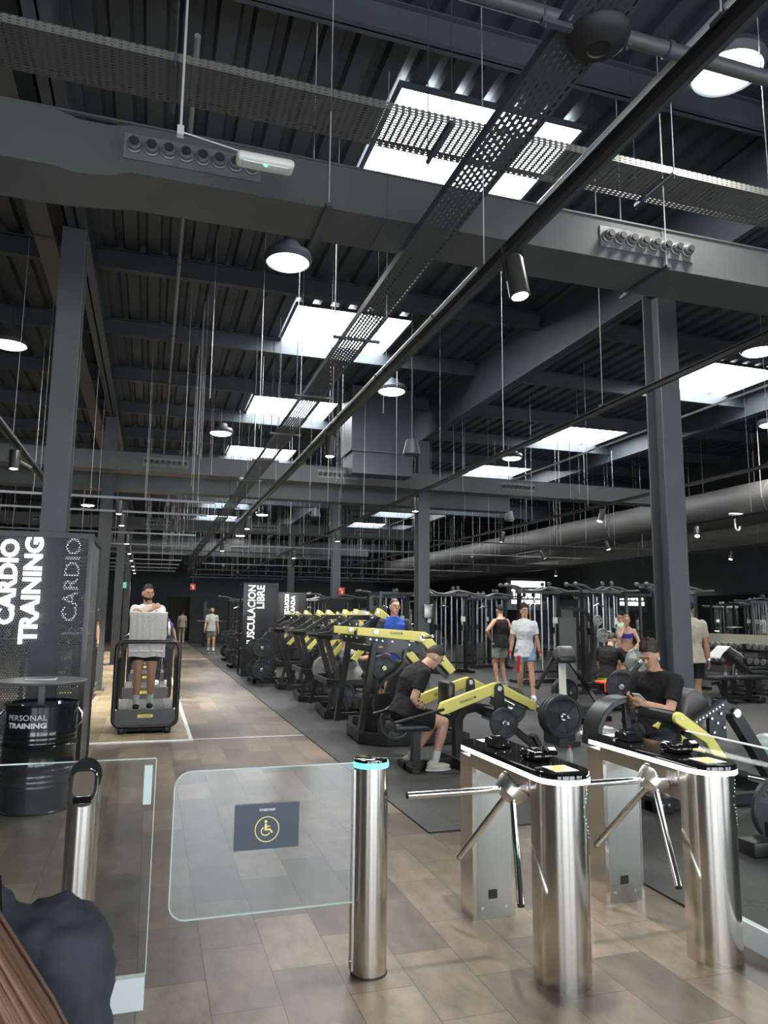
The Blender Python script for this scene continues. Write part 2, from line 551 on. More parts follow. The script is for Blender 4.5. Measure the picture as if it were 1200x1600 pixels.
# ------------------------------------------------------------------ the shell
XL, XR, YF, YB, ZC = -9.0, 17.0, -5.0, 45.0, 6.65
struct('floor', MB().bb((XL, YF, -0.1), (XR, YB, 0)), 'floor')
struct('trim_pale_floor', MB().bb((XL, 9.98, 0), (0.55, 40, 0.006)), 'litfloor')
struct('trim_rubber_mat', MB().prism([(2.06, 5.34), (2.94, 5.34), (2.94, 1.0), (XR, 1.0), (XR, YB), (2.06, YB)], (0, 0, 0.006), (1, 0, 0), (0, 1, 0), 0.012), 'mat')
struct('trim_white_strip', MB().bb((0.55, 9.95, 0), (0.60, 40, 0.012)), 'whitetape')
struct('trim_white_edge', MB().bb((-0.7, 9.88, 0), (0.60, 9.97, 0.014)), 'whitetape')
struct('trim_thin_strip', MB().bb((0.60, 9.99, 0), (2.06, 10.02, 0.004)), 'whitetape')
struct('trim_far_strip', MB().bb((0.60, 27.35, 0), (2.06, 27.45, 0.004)), 'whitetape')
struct('wall_left', MB().bb((XL - 0.2, YF, 0), (XL, YB, ZC)), 'wall')
struct('wall_right', MB().bb((XR, YF, 0), (XR + 0.2, YB, ZC)), 'wall')
struct('wall_back', MB().bb((2.2, YB, 0), (XR, YB + 0.2, ZC)).bb((XL, YB, 0), (0.9, YB + 0.2, ZC)).bb((0.9, YB, 2.6), (2.2, YB + 0.2, ZC)), 'wall')
struct('wall_passage', MB().bb((0.5, YB + 3, 0), (2.8, YB + 3.1, 2.7)).bb((0.4, YB + 0.2, 0), (0.5, YB + 3.1, 2.7)).bb((2.8, YB + 0.2, 0), (2.9, YB + 3.1, 2.7)).bb((0.4, YB + 0.2, 2.7), (2.9, YB + 3.1, 2.8)).bb((0.4, YB, -0.1), (2.9, YB + 3.1, 0)), 'beigewall')
# glazed entrance behind the camera: dark piers, mullions and a header between openings to the daylight
f = MB()
f.bb((XL, YF - 0.25, 3.4), (XR, YF, ZC))
for x0, x1 in ((XL, -6), (-2.6, -1.6), (2.0, 2.5), (5.6, 7.4), (11, 12), (15.5, XR)): f.bb((x0, YF - 0.25, 0), (x1, YF, 3.4))
for x in (-5.2, -3.6, -0.7, 0.3, 1.2, 3.4, 4.5, 8.5, 9.8, 13.2): f.bb((x, YF - 0.2, 0), (x + 0.08, YF - 0.05, 3.4))
struct('wall_entrance', f, 'wall')

# ribbed roof deck
f = MB()
x = XL
ring0, ring1 = [], []
while x < XR:
    for dx, dz in ((0, 0), (0.16, 0), (0.19, 0.07), (0.27, 0.07), (0.30, 0)):
        ring0.append(V((x + dx, YF, ZC + dz)))
        ring1.append(V((x + dx, YB, ZC + dz)))
    x += 0.30
f.loft([ring0, ring1], False, cap=False, closed=False)
f.bb((XL, YF, ZC + 0.1), (XR, YB, ZC + 0.16))
struct('ceiling', f, 'deck')

def ibeam(mb, p, q, w, h, t=0.015):
    """I section between p and q; p, q at the bottom flange centre"""
    p, q = V(p), V(q)
    d = (q - p).normalized()
    a = V((d.y, -d.x, 0))
    u = V((0, 0, 1))
    for c, ww, hh in ((t / 2, w, t), (h / 2, t, h), (h - t / 2, w, t)):
        ring = lambda o: [o + a * (sx * ww / 2) + u * (c + sz * hh / 2) for sx, sz in ((-1, -1), (1, -1), (1, 1), (-1, 1))]
        mb.loft([ring(p), ring(q)], False)
    return mb
k = -5
while 10.3 + 2.57 * k < YB:
    y = 10.3 + 2.57 * k
    k += 1
    if y < YF + 0.3: continue
    struct('trim_roof_purlin', ibeam(MB(), (XL, y, ZC - 0.30), (XR, y, ZC - 0.30), 0.11, 0.29), 'steel')
for x, zb in ((-1.0, 5.85), (5.95, 5.70), (12.6, 6.12), (-6.5, 5.85)):
    struct('trim_roof_girder', ibeam(MB(), (x, YF, zb), (x, YB, zb), 0.2, ZC - zb - 0.02, 0.02), 'steel')
# cross girders over the column rows
for y in (17.2, 35.6):
    struct('trim_cross_girder', MB().bb((XL, y, 4.36), (8.9, y + 0.4, 4.75)).bb((XL, y - 0.03, 4.74), (8.9, y + 0.43, 4.77)), 'duct')
for y in (24.6, 41.3):
    struct('trim_cross_girder', ibeam(MB(), (XL, y, 5.3), (XR, y, 5.3), 0.25, 0.5), 'steel')

def hcolumn(x, y, z1, w=0.25, d=0.28, split=False):
    t = 0.02
    f = MB()
    f.bb((x - w / 2, y - d / 2, 0), (x + w / 2, y - d / 2 + t, z1))
    f.bb((x - w / 2, y + d / 2 - t, 0), (x + w / 2, y + d / 2, z1))
    f.bb((x - t / 2, y - d / 2 + t, 0), (x + t / 2, y + d / 2 - t, z1))
    f.bb((x - w / 2 - 0.06, y - d / 2 - 0.06, 0), (x + w / 2 + 0.06, y + d / 2 + 0.06, 0.02))
    struct('trim_steel_column', f, 'column')
for y in (8.45, 16.75, 25.1, 33.6): hcolumn(-1.03, y, 5.86)
for y in (7.35, 15.9, 24.3, 32.8): hcolumn(5.95, y, 5.71, 0.27, 0.30)
for y in (7.6, 16.4, 24.8, 33.2): hcolumn(-6.5, y, 5.86)

# skylights: pale panels set in the deck, each with a thin upstand frame
for X0, X1 in ((2.03, 4.0), (10.15, 12.1)):
    for i in range(7):
        y0 = 6.0 + 5.21 * i
        if X0 > 5 and i < 1: continue
        s = root('skylight', '', 'skylight', (X0, y0, ZC - 0.02), group='square skylights in the roof')
        nth = ('first', 'second', 'third', 'fourth', 'fifth', 'sixth', 'seventh')[i]
        s['label'] = ('bright roof skylight, %s of the long row above the central aisle' if X0 < 5 else 'bright roof skylight, %s place of the row on the side of the cable towers') % nth
        part('panel', MB().bb((0, 0, -0.01), (X1 - X0, 1.8, 0.0)), 'skyl', s)
        fr = MB()
        for a, b in (((-0.04, -0.04, -0.03), (0, 1.84, 0.02)), ((X1 - X0, -0.04, -0.03), (X1 - X0 + 0.04, 1.84, 0.02)), ((0, -0.04, -0.03), (X1 - X0, 0, 0.02)), ((0, 1.8, -0.03), (X1 - X0, 1.84, 0.02))): fr.bb(a, b)
        fr.bb((1.5, 0, -0.03), (1.53, 1.8, -0.01))
        part('frame', fr, 'steel', s)
# ------------------------------------------------------------------ ducts
def wires(parent, pts, z1, r=0.0035, name='suspension_wire', m='wire', z2=None):
    for x, y, z0 in pts:
        part(name, MB().tube((x, y, z0), (x, y, z1), r, n=5), m, parent)

noz = MB().lathe([(0.052, 0), (0.052, -0.015), (0.044, -0.02), (0.044, -0.045), (0.036, -0.055), (0.024, -0.056), (0.022, -0.01)], 16, axis='Y').mesh('nozzle')
noz.materials.append(M['nozzle'])
nozin = MB().disc((0, -0.05, 0), 0.031, 0.012, n=16).mesh('nozzle_opening')
nozin.materials.append(M['blackm'])
def duct(Y, x0, x1, z0, h, d, plates, label, wobble=False):
    r = root('air_duct', label, 'duct', (0, Y, z0), group='long rectangular air ducts')
    rings = []
    xs = [x0]
    if wobble:
        xs += [-0.85, -0.75, -0.62, -0.42, -0.28]
    xs += [x1]
    prof = lambda x, b, c: [V((x, b, c)), V((x, d, c)), V((x, d, h)), V((x, b, h))]
    for x in xs:
        b = 0.0
        c = 0.0
        if wobble and x <= -0.42: b, c = 0.05, -0.02
        if wobble and x <= -0.62: b, c = 0.05, -0.04
        if wobble and x <= -0.75: b, c = -0.01, -0.05
        rings.append(prof(x, b, c))
    body = part('duct_body', MB().loft(rings, False), 'duct', r)
    x = x0 + 0.9
    while x < x1:
        part('duct_seam', MB().bb((x, -0.006, -0.006), (x + 0.02, d + 0.006, h + 0.006)), 'duct', r)
        x += 2.4
    part('duct_edge', MB().bb((x0, -0.012, h - 0.002), (x1, 0.02, h + 0.012)), 'duct', r)
    for px in plates:
        p = part('nozzle_plate', MB().bb((px - 0.45, -0.012, h - 0.25), (px + 0.45, -0.001, h - 0.07)), 'nozzle', r)
        for i in range(8):
            n_ = part('nozzle', noz, 'nozzle', p)
            n_.location = (px - 0.385 + 0.11 * i, -0.012, h - 0.16)
            q_ = part('nozzle_opening', nozin, 'blackm', p)
            q_.location = (px - 0.385 + 0.11 * i, -0.030, h - 0.16)
    x = x0 + 1.5
    while x < x1:
        part('hanger_rod', MB().tube((x, -0.05, -0.03), (x, -0.05, 1.95), 0.005, n=5), 'wire', r)
        part('hanger_rod', MB().tube((x, d + 0.05, -0.03), (x, d + 0.05, 1.95), 0.005, n=5), 'wire', r)
        part('hanger_rail', MB().bb((x - 0.02, -0.08, -0.03), (x + 0.02, d + 0.08, -0.005)), 'steel', r)
        x += 2.85
    return r
duct(4.75, XL, 13, 4.48, 0.34, 0.48, (0.12, 3.75, 7.5), 'large grey air duct crossing overhead nearest, eight-jet nozzle plates on its face', True)
duct(15.4, XL, 12.5, 4.48, 0.36, 0.45, (-3.4, 0.14, 3.77, 8.2), 'grey air duct crossing the hall in front of the first cross girder')
duct(26.0, XL, 10, 4.48, 0.36, 0.45, (-3.4, 0.05, 3.73, 7.5), 'grey air duct with nozzle plates, third from the entrance, above the middle aisle')
duct(34.2, XL, 10, 4.48, 0.36, 0.45, (0.1, 3.8), 'grey air duct farthest down the hall behind the second cross girder')
# vertical shaft dropping to the second duct
s = root('duct_shaft', 'tall square grey duct shaft rising from the second duct to the roof', 'duct', (4.6, 14.6, 4.85))
part('shaft_body', MB().bb((-0.62, 0.3, -0.2), (0.75, 1.2, 1.75)), 'steel', s)
part('shaft_side', MB().bb((-0.66, 0.28, 0.3), (-0.62, 1.2, 1.75)).bb((-0.64, 0.26, 0.28), (0.77, 0.3, 0.32)), 'duct', s)
# large round duct and service trays along the right wall
s = root('round_duct', 'huge pale grey round duct running high along the far right wall', 'duct', (13.6, 6, 4.35))
part('duct_body', MB().tube((0, 0, 0), (0, 37, 0), 0.5, n=28), 'bulk', s)
for i in range(13): part('duct_seam', MB().lathe([(0.50, -0.03), (0.515, -0.02), (0.515, 0.02), (0.50, 0.03)], 28, (0, 1 + i * 3, 0), 'Y'), 'duct', s)
for i in range(12):
    part('hanger_rod', MB().tube((0.52, 1 + i * 3, 0.0), (0.52, 1 + i * 3, 2.2), 0.006, n=5).tube((-0.52, 1 + i * 3, 0.0), (-0.52, 1 + i * 3, 2.2), 0.006, n=5), 'wire', s)
struct('trim_mezzanine_edge', MB().bb((14.4, 2, 3.75), (XR, YB, 4.0)), 'beigewall')

# ------------------------------------------------------------------ perforated cable trays
t = root('cable_tray', 'long narrow perforated cable tray running down the hall overhead', 'cable tray', (0, 0, 4.3))
part('tray_bottom', MB().bb((1.66, 1.2, -0.003), (1.93, 42, 0.0)), 'perfY', t)
sd = MB().bb((1.66, 1.2, 0), (1.663, 42, 0.06)).bb((1.927, 1.2, 0), (1.93, 42, 0.06))
part('tray_side', sd, 'steel', t)
for i in range(20):
    y = 2.6 + i * 2.0
    if i == 1: continue
    part('tray_hanger', MB().bb((1.55, y, -0.03), (2.02, y + 0.03, -0.005)).tube((1.57, y + 0.015, -0.05), (1.57, y + 0.015, 2.3), 0.005, n=5).tube((2.0, y + 0.015, -0.05), (2.0, y + 0.015, 2.3), 0.005, n=5), 'steel', t)
t = root('cable_tray', 'wide perforated cable tray crossing under the first skylight', 'cable tray', (0, 4.55, 5.2))
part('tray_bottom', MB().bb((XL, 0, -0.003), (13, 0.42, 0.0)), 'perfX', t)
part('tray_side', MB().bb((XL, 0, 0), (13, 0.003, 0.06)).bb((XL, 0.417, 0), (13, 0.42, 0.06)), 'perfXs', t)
for i in range(9):
    x = -5.9 + i * 1.95
    part('tray_hanger', MB().bb((x, -0.04, -0.03), (x + 0.03, 0.47, -0.005)).tube((x + 0.015, -0.03, -0.06), (x + 0.015, -0.03, 1.4), 0.005, n=5).tube((x + 0.015, 0.46, -0.06), (x + 0.015, 0.46, 1.4), 0.005, n=5), 'steel', t)
t = root('cable_tray', 'perforated cable tray hanging beside the roof girder on the left', 'cable tray', (-1.40, 0, 5.95))
part('tray_bottom', MB().bb((-0.13, 3, -0.003), (0.1, 43, 0)), 'duct', t)
for i in range(20): part('tray_joint', MB().bb((-0.15, 5 + i * 1.9, -0.012), (0.12, 5.03 + i * 1.9, 0.05)), 'steel', t)

# conduits and pipes along and across
t = root('conduit', 'thin grey conduit running along the roof left of the skylights', 'conduit', (0.12, 0, 6.3))
part('pipe', MB().tube((0, 5.6, 0), (0, 40, 0), 0.026, n=8), 'conduit', t)
for i in range(12): part('pipe_clip', MB().disc((0, 7 + 2.7 * i, 0), 0.03, 0.03, n=10), 'steel', t)
t = root('water_pipe', 'dark jacketed pipe pair crossing just above the top of the spotlight track', 'pipe', (0, 3.27, 5.0))
part('pipe', MB().tube((0.2, 0, 0), (9, 0, 0), 0.045, n=12), 'duct', t)
part('pipe', MB().tube((0.2, 0.08, 0.07), (9, 0.08, 0.07), 0.04, n=12), 'duct', t)
for i in range(5): part('pipe_clip', MB().disc((1.2 + i * 1.6, 0, 0), 0.055, 0.04, 'X', 12), 'steel', t)
t = root('white_pipe', 'pale pipe running above the first spotlight track towards the hall end', 'pipe', (2.98, 0, 5.1))
part('pipe', MB().tube((0, 1.8, 0), (0, 30, 0), 0.02, n=8), 'alu', t)
for i in range(12): part('pipe_clip', MB().disc((0, 3 + 2.3 * i, 0), 0.03, 0.03, n=10), 'steel', t)
t = root('white_pipe', 'thin white pipe high on the right behind the nearest right column', 'pipe', (8.3, 0, 4.95))
part('pipe', MB().tube((0, 5, 0), (0, 30, 0), 0.02, n=8), 'alu', t)

# ------------------------------------------------------------------ high bay lamps
LB = {}
def highbay(x, y, label, light=True):
    if not LB:
        r = root('high_bay_lamp', label, 'lamp', (x, y, 5.9), group='round high bay lamps')
        part('housing', MB().lathe([(0.04, 0.26), (0.15, 0.24), (0.16, 0.14), (0.28, 0.12), (0.30, 0.06), (0.265, 0.0), (0.24, 0.02)], 32), 'steel', r)
        part('diffuser', MB().lathe([(0.24, 0.02), (0.22, -0.012), (0.13, -0.03), (0.02, -0.035)], 32), 'lamp', r)
        part('suspension_rod', MB().tube((0, 0, 0.25), (0, 0, 0.74), 0.01, n=6), 'steel', r)
        LB['a'] = r
    else:
        r = copy_tree(LB['a'], (x, y, 5.9), label=label)
    if light: spot('lamp_light', (x, y, 5.83), (x, y, 0), BAY_W, 150, size=0.28, color=(1, 0.97, 0.92), blend=1)
for x, y, l, on in ((1.39, 8.46, 'round glowing high bay lamp just below the nearest duct, above the aisle', 1), (4.15, 4.2, 'round glowing high bay lamp nearest the camera, beyond the dark crossing pipe', 1),
                    (4.23, 13.0, 'round glowing high bay lamp before the second duct beside the shaft', 1), (1.38, 17.5, 'round glowing high bay lamp left of the third skylight', 1),
                    (-2.42, 12.7, 'round glowing high bay lamp at the left, beside the left steel column', 1), (-2.6, 21.7, 'small glowing high bay lamp on the left between second and third ducts', 1),
                    (1.4, 26.5, 'small glowing high bay lamp above the aisle beyond the third duct', 1), (4.4, 31.6, 'small glowing high bay lamp far off above the machines', 0),
                    (-2.65, 31.4, 'tiny glowing high bay lamp far down the left side', 0), (9.2, 17.6, 'round high bay lamp high over the cable towers on the right', 1),
                    (9.2, 9.0, 'high bay lamp at the right, hidden half by the nearest right column', 1), (4.4, 22.3, 'high bay lamp between the fourth skylight and the middle right column', 1),
                    (9.2, 26.5, 'small high bay lamp far right beyond the towers', 0), (4.5, 40.6, 'tiniest high bay lamp at the very end of the hall', 1), (13.0, 12.5, 'high bay lamp farthest right near the wall duct', 1)):
    highbay(x, y, l, on)

# ------------------------------------------------------------------ lighting tracks with spotlights
def track(x, y0, y1, z, label, step=2.1, zt=6.4):
    r = root('light_track', label, 'light track', (x, 0, z), group='suspended lighting tracks')
    part('rail', MB().bb((-0.018, y0, -0.02), (0.018, y1, 0.02)).bb((-0.03, y0, 0.02), (0.03, y1, 0.028)), 'black', r)
    part('conduit', MB().bb((0.04, y0, 0.0), (0.065, y1, 0.03)), 'steel', r)
    y = y0 + 0.8
    while y < y1:
        part('suspension_wire', MB().tube((0, y, 0.02), (0, y, zt - z), 0.0035, n=5), 'wire', r)
        part('wire_clamp', MB().bb((-0.025, y - 0.03, 0.02), (0.025, y + 0.03, 0.05)), 'steel', r)
        y += step
    return r
track(1.77, 1.0, 41, 3.6, 'black spotlight track nearest the central aisle, running the whole hall', 1.9)
track(4.07, 3.0, 41, 3.6, 'black spotlight track right of the aisle, passing in front of the right columns', 2.1)
track(7.62, 4.5, 40.7, 3.6, 'third spotlight track, over the cable towers side', 2.1)
track(10.9, 8, 40, 3.6, 'fourth spotlight track, nearer the right wall', 2.3)
track(14.0, 11, 44, 3.4, 'outermost spotlight track before the right wall', 2.3)
track(-1.67, 6.3, 13, 3.6, 'short spotlight track left of the left column', 2.3)
track(-5.5, 8, 40, 3.6, 'spotlight track on the far left behind the column', 3)
for i, y in enumerate((13.4, 15.2, 19.2, 22.4, 25.4, 28.5, 31, 33.5, 36)):
    nth = ('first', 'second', 'third', 'fourth', 'fifth', 'sixth', 'seventh', 'eighth', 'ninth')[i]
    r = root('cross_rail', 'thin steel cross rail over the treadmills, %s from the entrance' % nth, 'ceiling rail', (0, y, 3.6), group='cross rails over the treadmill aisle')
    part('rail', MB().bb((-7.5, -0.015, -0.02), (1.0, 0.015, 0.02)), 'conduit', r)
    for k in range(8):
        if i and k % 2 == i % 2 and k < 4: continue
        part('suspension_wire', MB().tube((-5.6 + k * 0.9, 0, 0.02), (-5.6 + k * 0.9, 0, 2.7), 0.0035, n=5), 'wire', r)
for i, y in enumerate((17.5, 21, 25, 29, 33, 37, 40)):
    nth = ('first', 'second', 'third', 'fourth', 'fifth', 'sixth', 'seventh')[i]
    r = root('cross_rail', 'thin dark cross rail over the plate machines, %s from the entrance' % nth, 'ceiling rail', (0, y, 3.55), group='cross rails over the weights area')
    part('rail', MB().bb((1.8, -0.012, -0.015), (14.0, 0.012, 0.015)), 'conduit' if i % 2 else 'steel', r)
    for k in range(13):
        part('suspension_wire', MB().tube((2.2 + k * 0.92, 0, 0.02), (2.2 + k * 0.92, 0, 2.8), 0.0035, n=5), 'wire', r)
# pendant wires with no fitting between the skylights
for i in range(60):
    x = random.choice((0.35, 0.6, 1.2, 2.6, 3.0, 6.9, 8.8))
    y = 9 + 26 * random.random()
    w_ = part('hanging_wire', MB().tube((0, 0, random.uniform(-0.05, 0.9)), (0, 0, 3.07), 0.0032, n=5), 'wire')
    w_.location = (x + random.uniform(-.03, .03), y, 3.6)
    tag(w_, 'thin bare wire hanging from the roof deck between the lighting tracks', 'wire', 'bare wires hanging from the roof deck')

SP = {}
def cylspot(x, y, z, label, tilt=0.18, aim=0.0, light=True, w=SPOT_W, angle=70):
    if not SP:
        r = root('track_spotlight', label, 'spotlight', (x, y, z), group='cylinder track spotlights')
        part('housing', MB().lathe([(0.052, -0.115), (0.056, -0.11), (0.056, 0.10), (0.05, 0.115)], 24), 'cyl', r)
        part('lens', MB().disc((0, 0, -0.112), 0.045, 0.012, 'Z', 20), 'spotlens', r)
        part('yoke', MB().bb((-0.065, -0.01, -0.02), (-0.058, 0.01, 0.17)).bb((0.058, -0.01, -0.02), (0.065, 0.01, 0.17)).bb((-0.065, -0.012, 0.165), (0.065, 0.012, 0.178)), 'black', r)
        SP['a'] = r
    else:
        r = copy_tree(SP['a'], (x, y, z), label=label)
    r.rotation_euler = (tilt, aim, 0)
    if light:
        d = Matrix.Rotation(aim, 3, 'Y') @ Matrix.Rotation(tilt, 3, 'X') @ V((0, 0, -1))
        spot('spot_light', V((x, y, z)) + d * 0.14, V((x, y, z)) + d * 3, w, angle)
    return r
cylspot(1.80, 3.36, 3.43, 'largest cylinder spotlight, hanging nearest on the aisle track', -0.12, -0.12)
cylspot(1.77, 7.6, 3.43, 'second cylinder spotlight along the aisle track, before the second duct', 0, 0)
cylspot(1.77, 14.8, 3.43, 'third cylinder spotlight along the aisle track, under the girder', 0, 0)
cylspot(1.77, 20.3, 3.43, 'fourth cylinder spotlight along the aisle track', 0, 0)
cylspot(4.07, 11.2, 3.43, 'cylinder spotlight on the second track before the column with the dispenser', 0, 0)
cylspot(4.07, 16.5, 3.43, 'farther cylinder spotlight on the second track', 0, 0, False)
cylspot(4.07, 22.0, 3.43, 'farthest cylinder spotlight on the second track', 0, 0, False)
cylspot(7.62, 11.2, 3.43, 'cylinder spotlight on the third track left of the nearest right column', 0, 0.3)
cylspot(7.62, 15.1, 3.43, 'tilted cylinder spotlight on the third track above the man in white', 0.3, 0)
cylspot(7.62, 19.9, 3.43, 'cylinder spotlight on the third track behind the right column row', 0, 0)
cylspot(10.9, 12.6, 3.43, 'tilted cylinder spotlight on the fourth track', -0.4, 0.3)
cylspot(10.9, 15.8, 3.43, 'cylinder spotlight on the fourth track over the tall cable tower', -0.2, -0.2)
cylspot(10.9, 19.0, 3.43, 'bright cylinder spotlight on the fourth track over the racks', 0, -0.5)
cylspot(14.0, 15.0, 3.23, 'cylinder spotlight on the outermost track over the dumbbell rack', 0, 0.2)
cylspot(14.0, 18.5, 3.23, 'bright cylinder spotlight aimed at the rear of the dumbbell corner', 0.3, -0.8, True)
cylspot(14.0, 23.5, 3.23, 'far cylinder spotlight on the outermost track', 0, 0, False)
cylspot(-1.67, 9.6, 3.43, 'pale cylinder spotlight at the left edge on the short track', 0, 0, True, 70)
cylspot(-1.67, 10.15, 3.48, 'strongly tilted spotlight beside the pale one at the left edge', 0.5, -1.1, True, 70)
for i, y in enumerate((13.4, 15.2, 19.2, 22.4, 25.4, 28.5, 31, 33.5)):
    nth = ('first', 'second', 'third', 'fourth', 'fifth', 'sixth', 'seventh', 'eighth')[i]
    cylspot(-0.62 - 0.02 * i, y, 3.43, 'cylinder spotlight over the treadmills, %s cross rail from the entrance' % nth, 0, 0.0, True, 420 if i < 6 else 260, 80)
for i, (x, y) in enumerate(((2.6, 29), (3.6, 33), (6.4, 29), (8.8, 33), (4.6, 25), (12, 25), (11.8, 29), (9.5, 21))):
    nth = ('nearest the wall sign', 'second', 'third', 'fourth', 'fifth', 'sixth', 'seventh', 'eighth')[i]
    cylspot(x, y, 3.38, 'tiny bright spotlight far over the weights area, %s' % nth, 0.5, 0, i % 2 == 0, 200, 90)

# pendant speakers
def pspeaker(x, y, z, label, zt):
    r = root('pendant_speaker', label, 'speaker', (x, y, z), group='pendant loudspeakers')
    part('housing', MB().lathe([(0.03, 0.24), (0.085, 0.23), (0.10, 0.18), (0.14, 0.0), (0.135, -0.01), (0.11, -0.012)], 24), 'greyplast', r)
    part('grille', MB().disc((0, 0, -0.015), 0.11, 0.012, 'Z', 24), 'black', r)
    part('hanging_pipe', MB().tube((0, 0, 0.22), (0, 0, zt - z), 0.014, n=8), 'duct', r)
pspeaker(3.72, 10.4, 4.08, 'grey bell-shaped pendant speaker on a pipe before the duct shaft', 6.5)
pspeaker(4.2, 19.6, 4.3, 'bell-shaped pendant speaker beyond the first cross girder', 6.5)
pspeaker(9.1, 17.6, 4.2, 'bell-shaped pendant speaker over the cable towers', 6.5)
s = root('dome_speaker', 'dark round dome mounted under the perforated tray at the top of the view', 'ceiling dome', (1.85, 2.62, 4.27))
part('dome', MB().lathe([(0.02, -0.045), (0.05, -0.043), (0.055, -0.05), (0.11, -0.03), (0.145, 0.0), (0.15, 0.02)], 28), 'blackm', s)
# emergency lights
def emlight(x, y, z, w, label, rz=0.0):
    r = root('emergency_light', label, 'emergency light', (x, y, z), rz, group='emergency lights')
    part('housing', MB().rbox((0, 0, 0), (w, 0.12, 0.06), 0.025), 'emlens', r)
    part('inner_tray', MB().rbox((0, 0, -0.028), (w * 0.8, 0.08, 0.012), 0.005), 'alu', r)
    part('status_light', MB().ell((0.0, -0.03, -0.036), (0.012, 0.008, 0.006)), 'greenled', r)
emlight(0.54, 4.28, 4.42, 0.36, 'white emergency light with a green dot on the nearest duct', 0.0)
emlight(1.75, 14.9, 4.35, 0.34, 'small white emergency light under the end of the perforated tray')
emlight(13.0, 13.7, 4.05, 0.36, 'white emergency fitting at the right beyond the nearest right column')
r = root('drain_pipe', 'short white bent drain pipe below the right emergency light', 'pipe', (13.05, 13.8, 3.75))
part('pipe', MB().path([(0, 0, 0.25), (0, 0, 0.0), (0.03, 0, -0.05), (0.09, 0, -0.06), (0.13, 0, -0.02), (0.13, 0, 0.04)], 0.022, 8), 'white', r)
r = root('wire_conduit', 'bright white cable dropping to the nearest emergency light', 'cable', (0.02, 4.25, 4.5))
part('cable', MB().tube((0, 0, 0), (0, 0, 1.9), 0.008, n=6).bb((-0.02, -0.02, -0.03), (0.02, 0.02, 0.03)).tube((0, 0, 0), (0.35, 0, -0.05), 0.004, n=5), 'alu', r)
# exit signs
r = root('exit_sign', 'small green emergency exit sign with running figure, over the treadmills', 'exit sign', (-1.17, 30, 2.68))
part('panel', MB().bb((-0.22, -0.02, -0.11), (0.22, 0.02, 0.11)), 'exitg', r)
part('hanger_rod', MB().tube((0, 0, 0.11), (0, 0, 3.6), 0.006, n=5), 'wire', r)
part('pictogram', MB().bb((0.06, -0.025, -0.07), (0.2, -0.02, 0.07)).ell((-0.06, -0.022, 0.05), (0.02, 0.004, 0.02)).prism([(-0.1, 0.03), (-0.02, 0.03), (0.02, -0.07), (-0.03, -0.02), (-0.08, -0.08)], (0, -0.022, 0), (1, 0, 0), (0, 0, 1), 0.004), 'white', r)
for x, y, z, l in ((1.54, 30, 2.67, 'small red fire equipment sign at the end of the aisle'), (6.1, 24.0, 2.42, 'small red fire equipment sign on the middle right column'), (11.5, 36, 2.7, 'tiny red sign on the rear wall side')):
    r = root('fire_sign', l, 'sign', (x, y, z), group='red fire signs')
    part('panel', MB().bb((-0.10, -0.01, -0.12), (0.10, 0.01, 0.12)), 'red', r)
    part('bracket', MB().bb((-0.01, 0.0, 0.12), (0.01, 0.01, 1.0)) if x < 5 else MB().bb((-0.05, 0.01, -0.1), (0.05, 0.2, 0.1)), 'steel', r)
    part('pictogram', MB().bb((-0.02, -0.014, -0.08), (0.04, -0.01, 0.06)).bb((-0.08, -0.014, 0.02), (0.04, -0.01, 0.07)), 'white', r)
# ------------------------------------------------------------------ turnstiles
def stadium(w, l, n=12, back=0.03):
    """plan outline: round nose towards -y, squared back"""
    pts = [(w / 2 * math.cos(a), -l + w / 2 + w / 2 * math.sin(a)) for a in [-PI * i / n for i in range(n + 1)]]
    return pts + [(-w / 2, -back), (-w / 2 + back, 0), (w / 2 - back, 0), (w / 2, -back)]

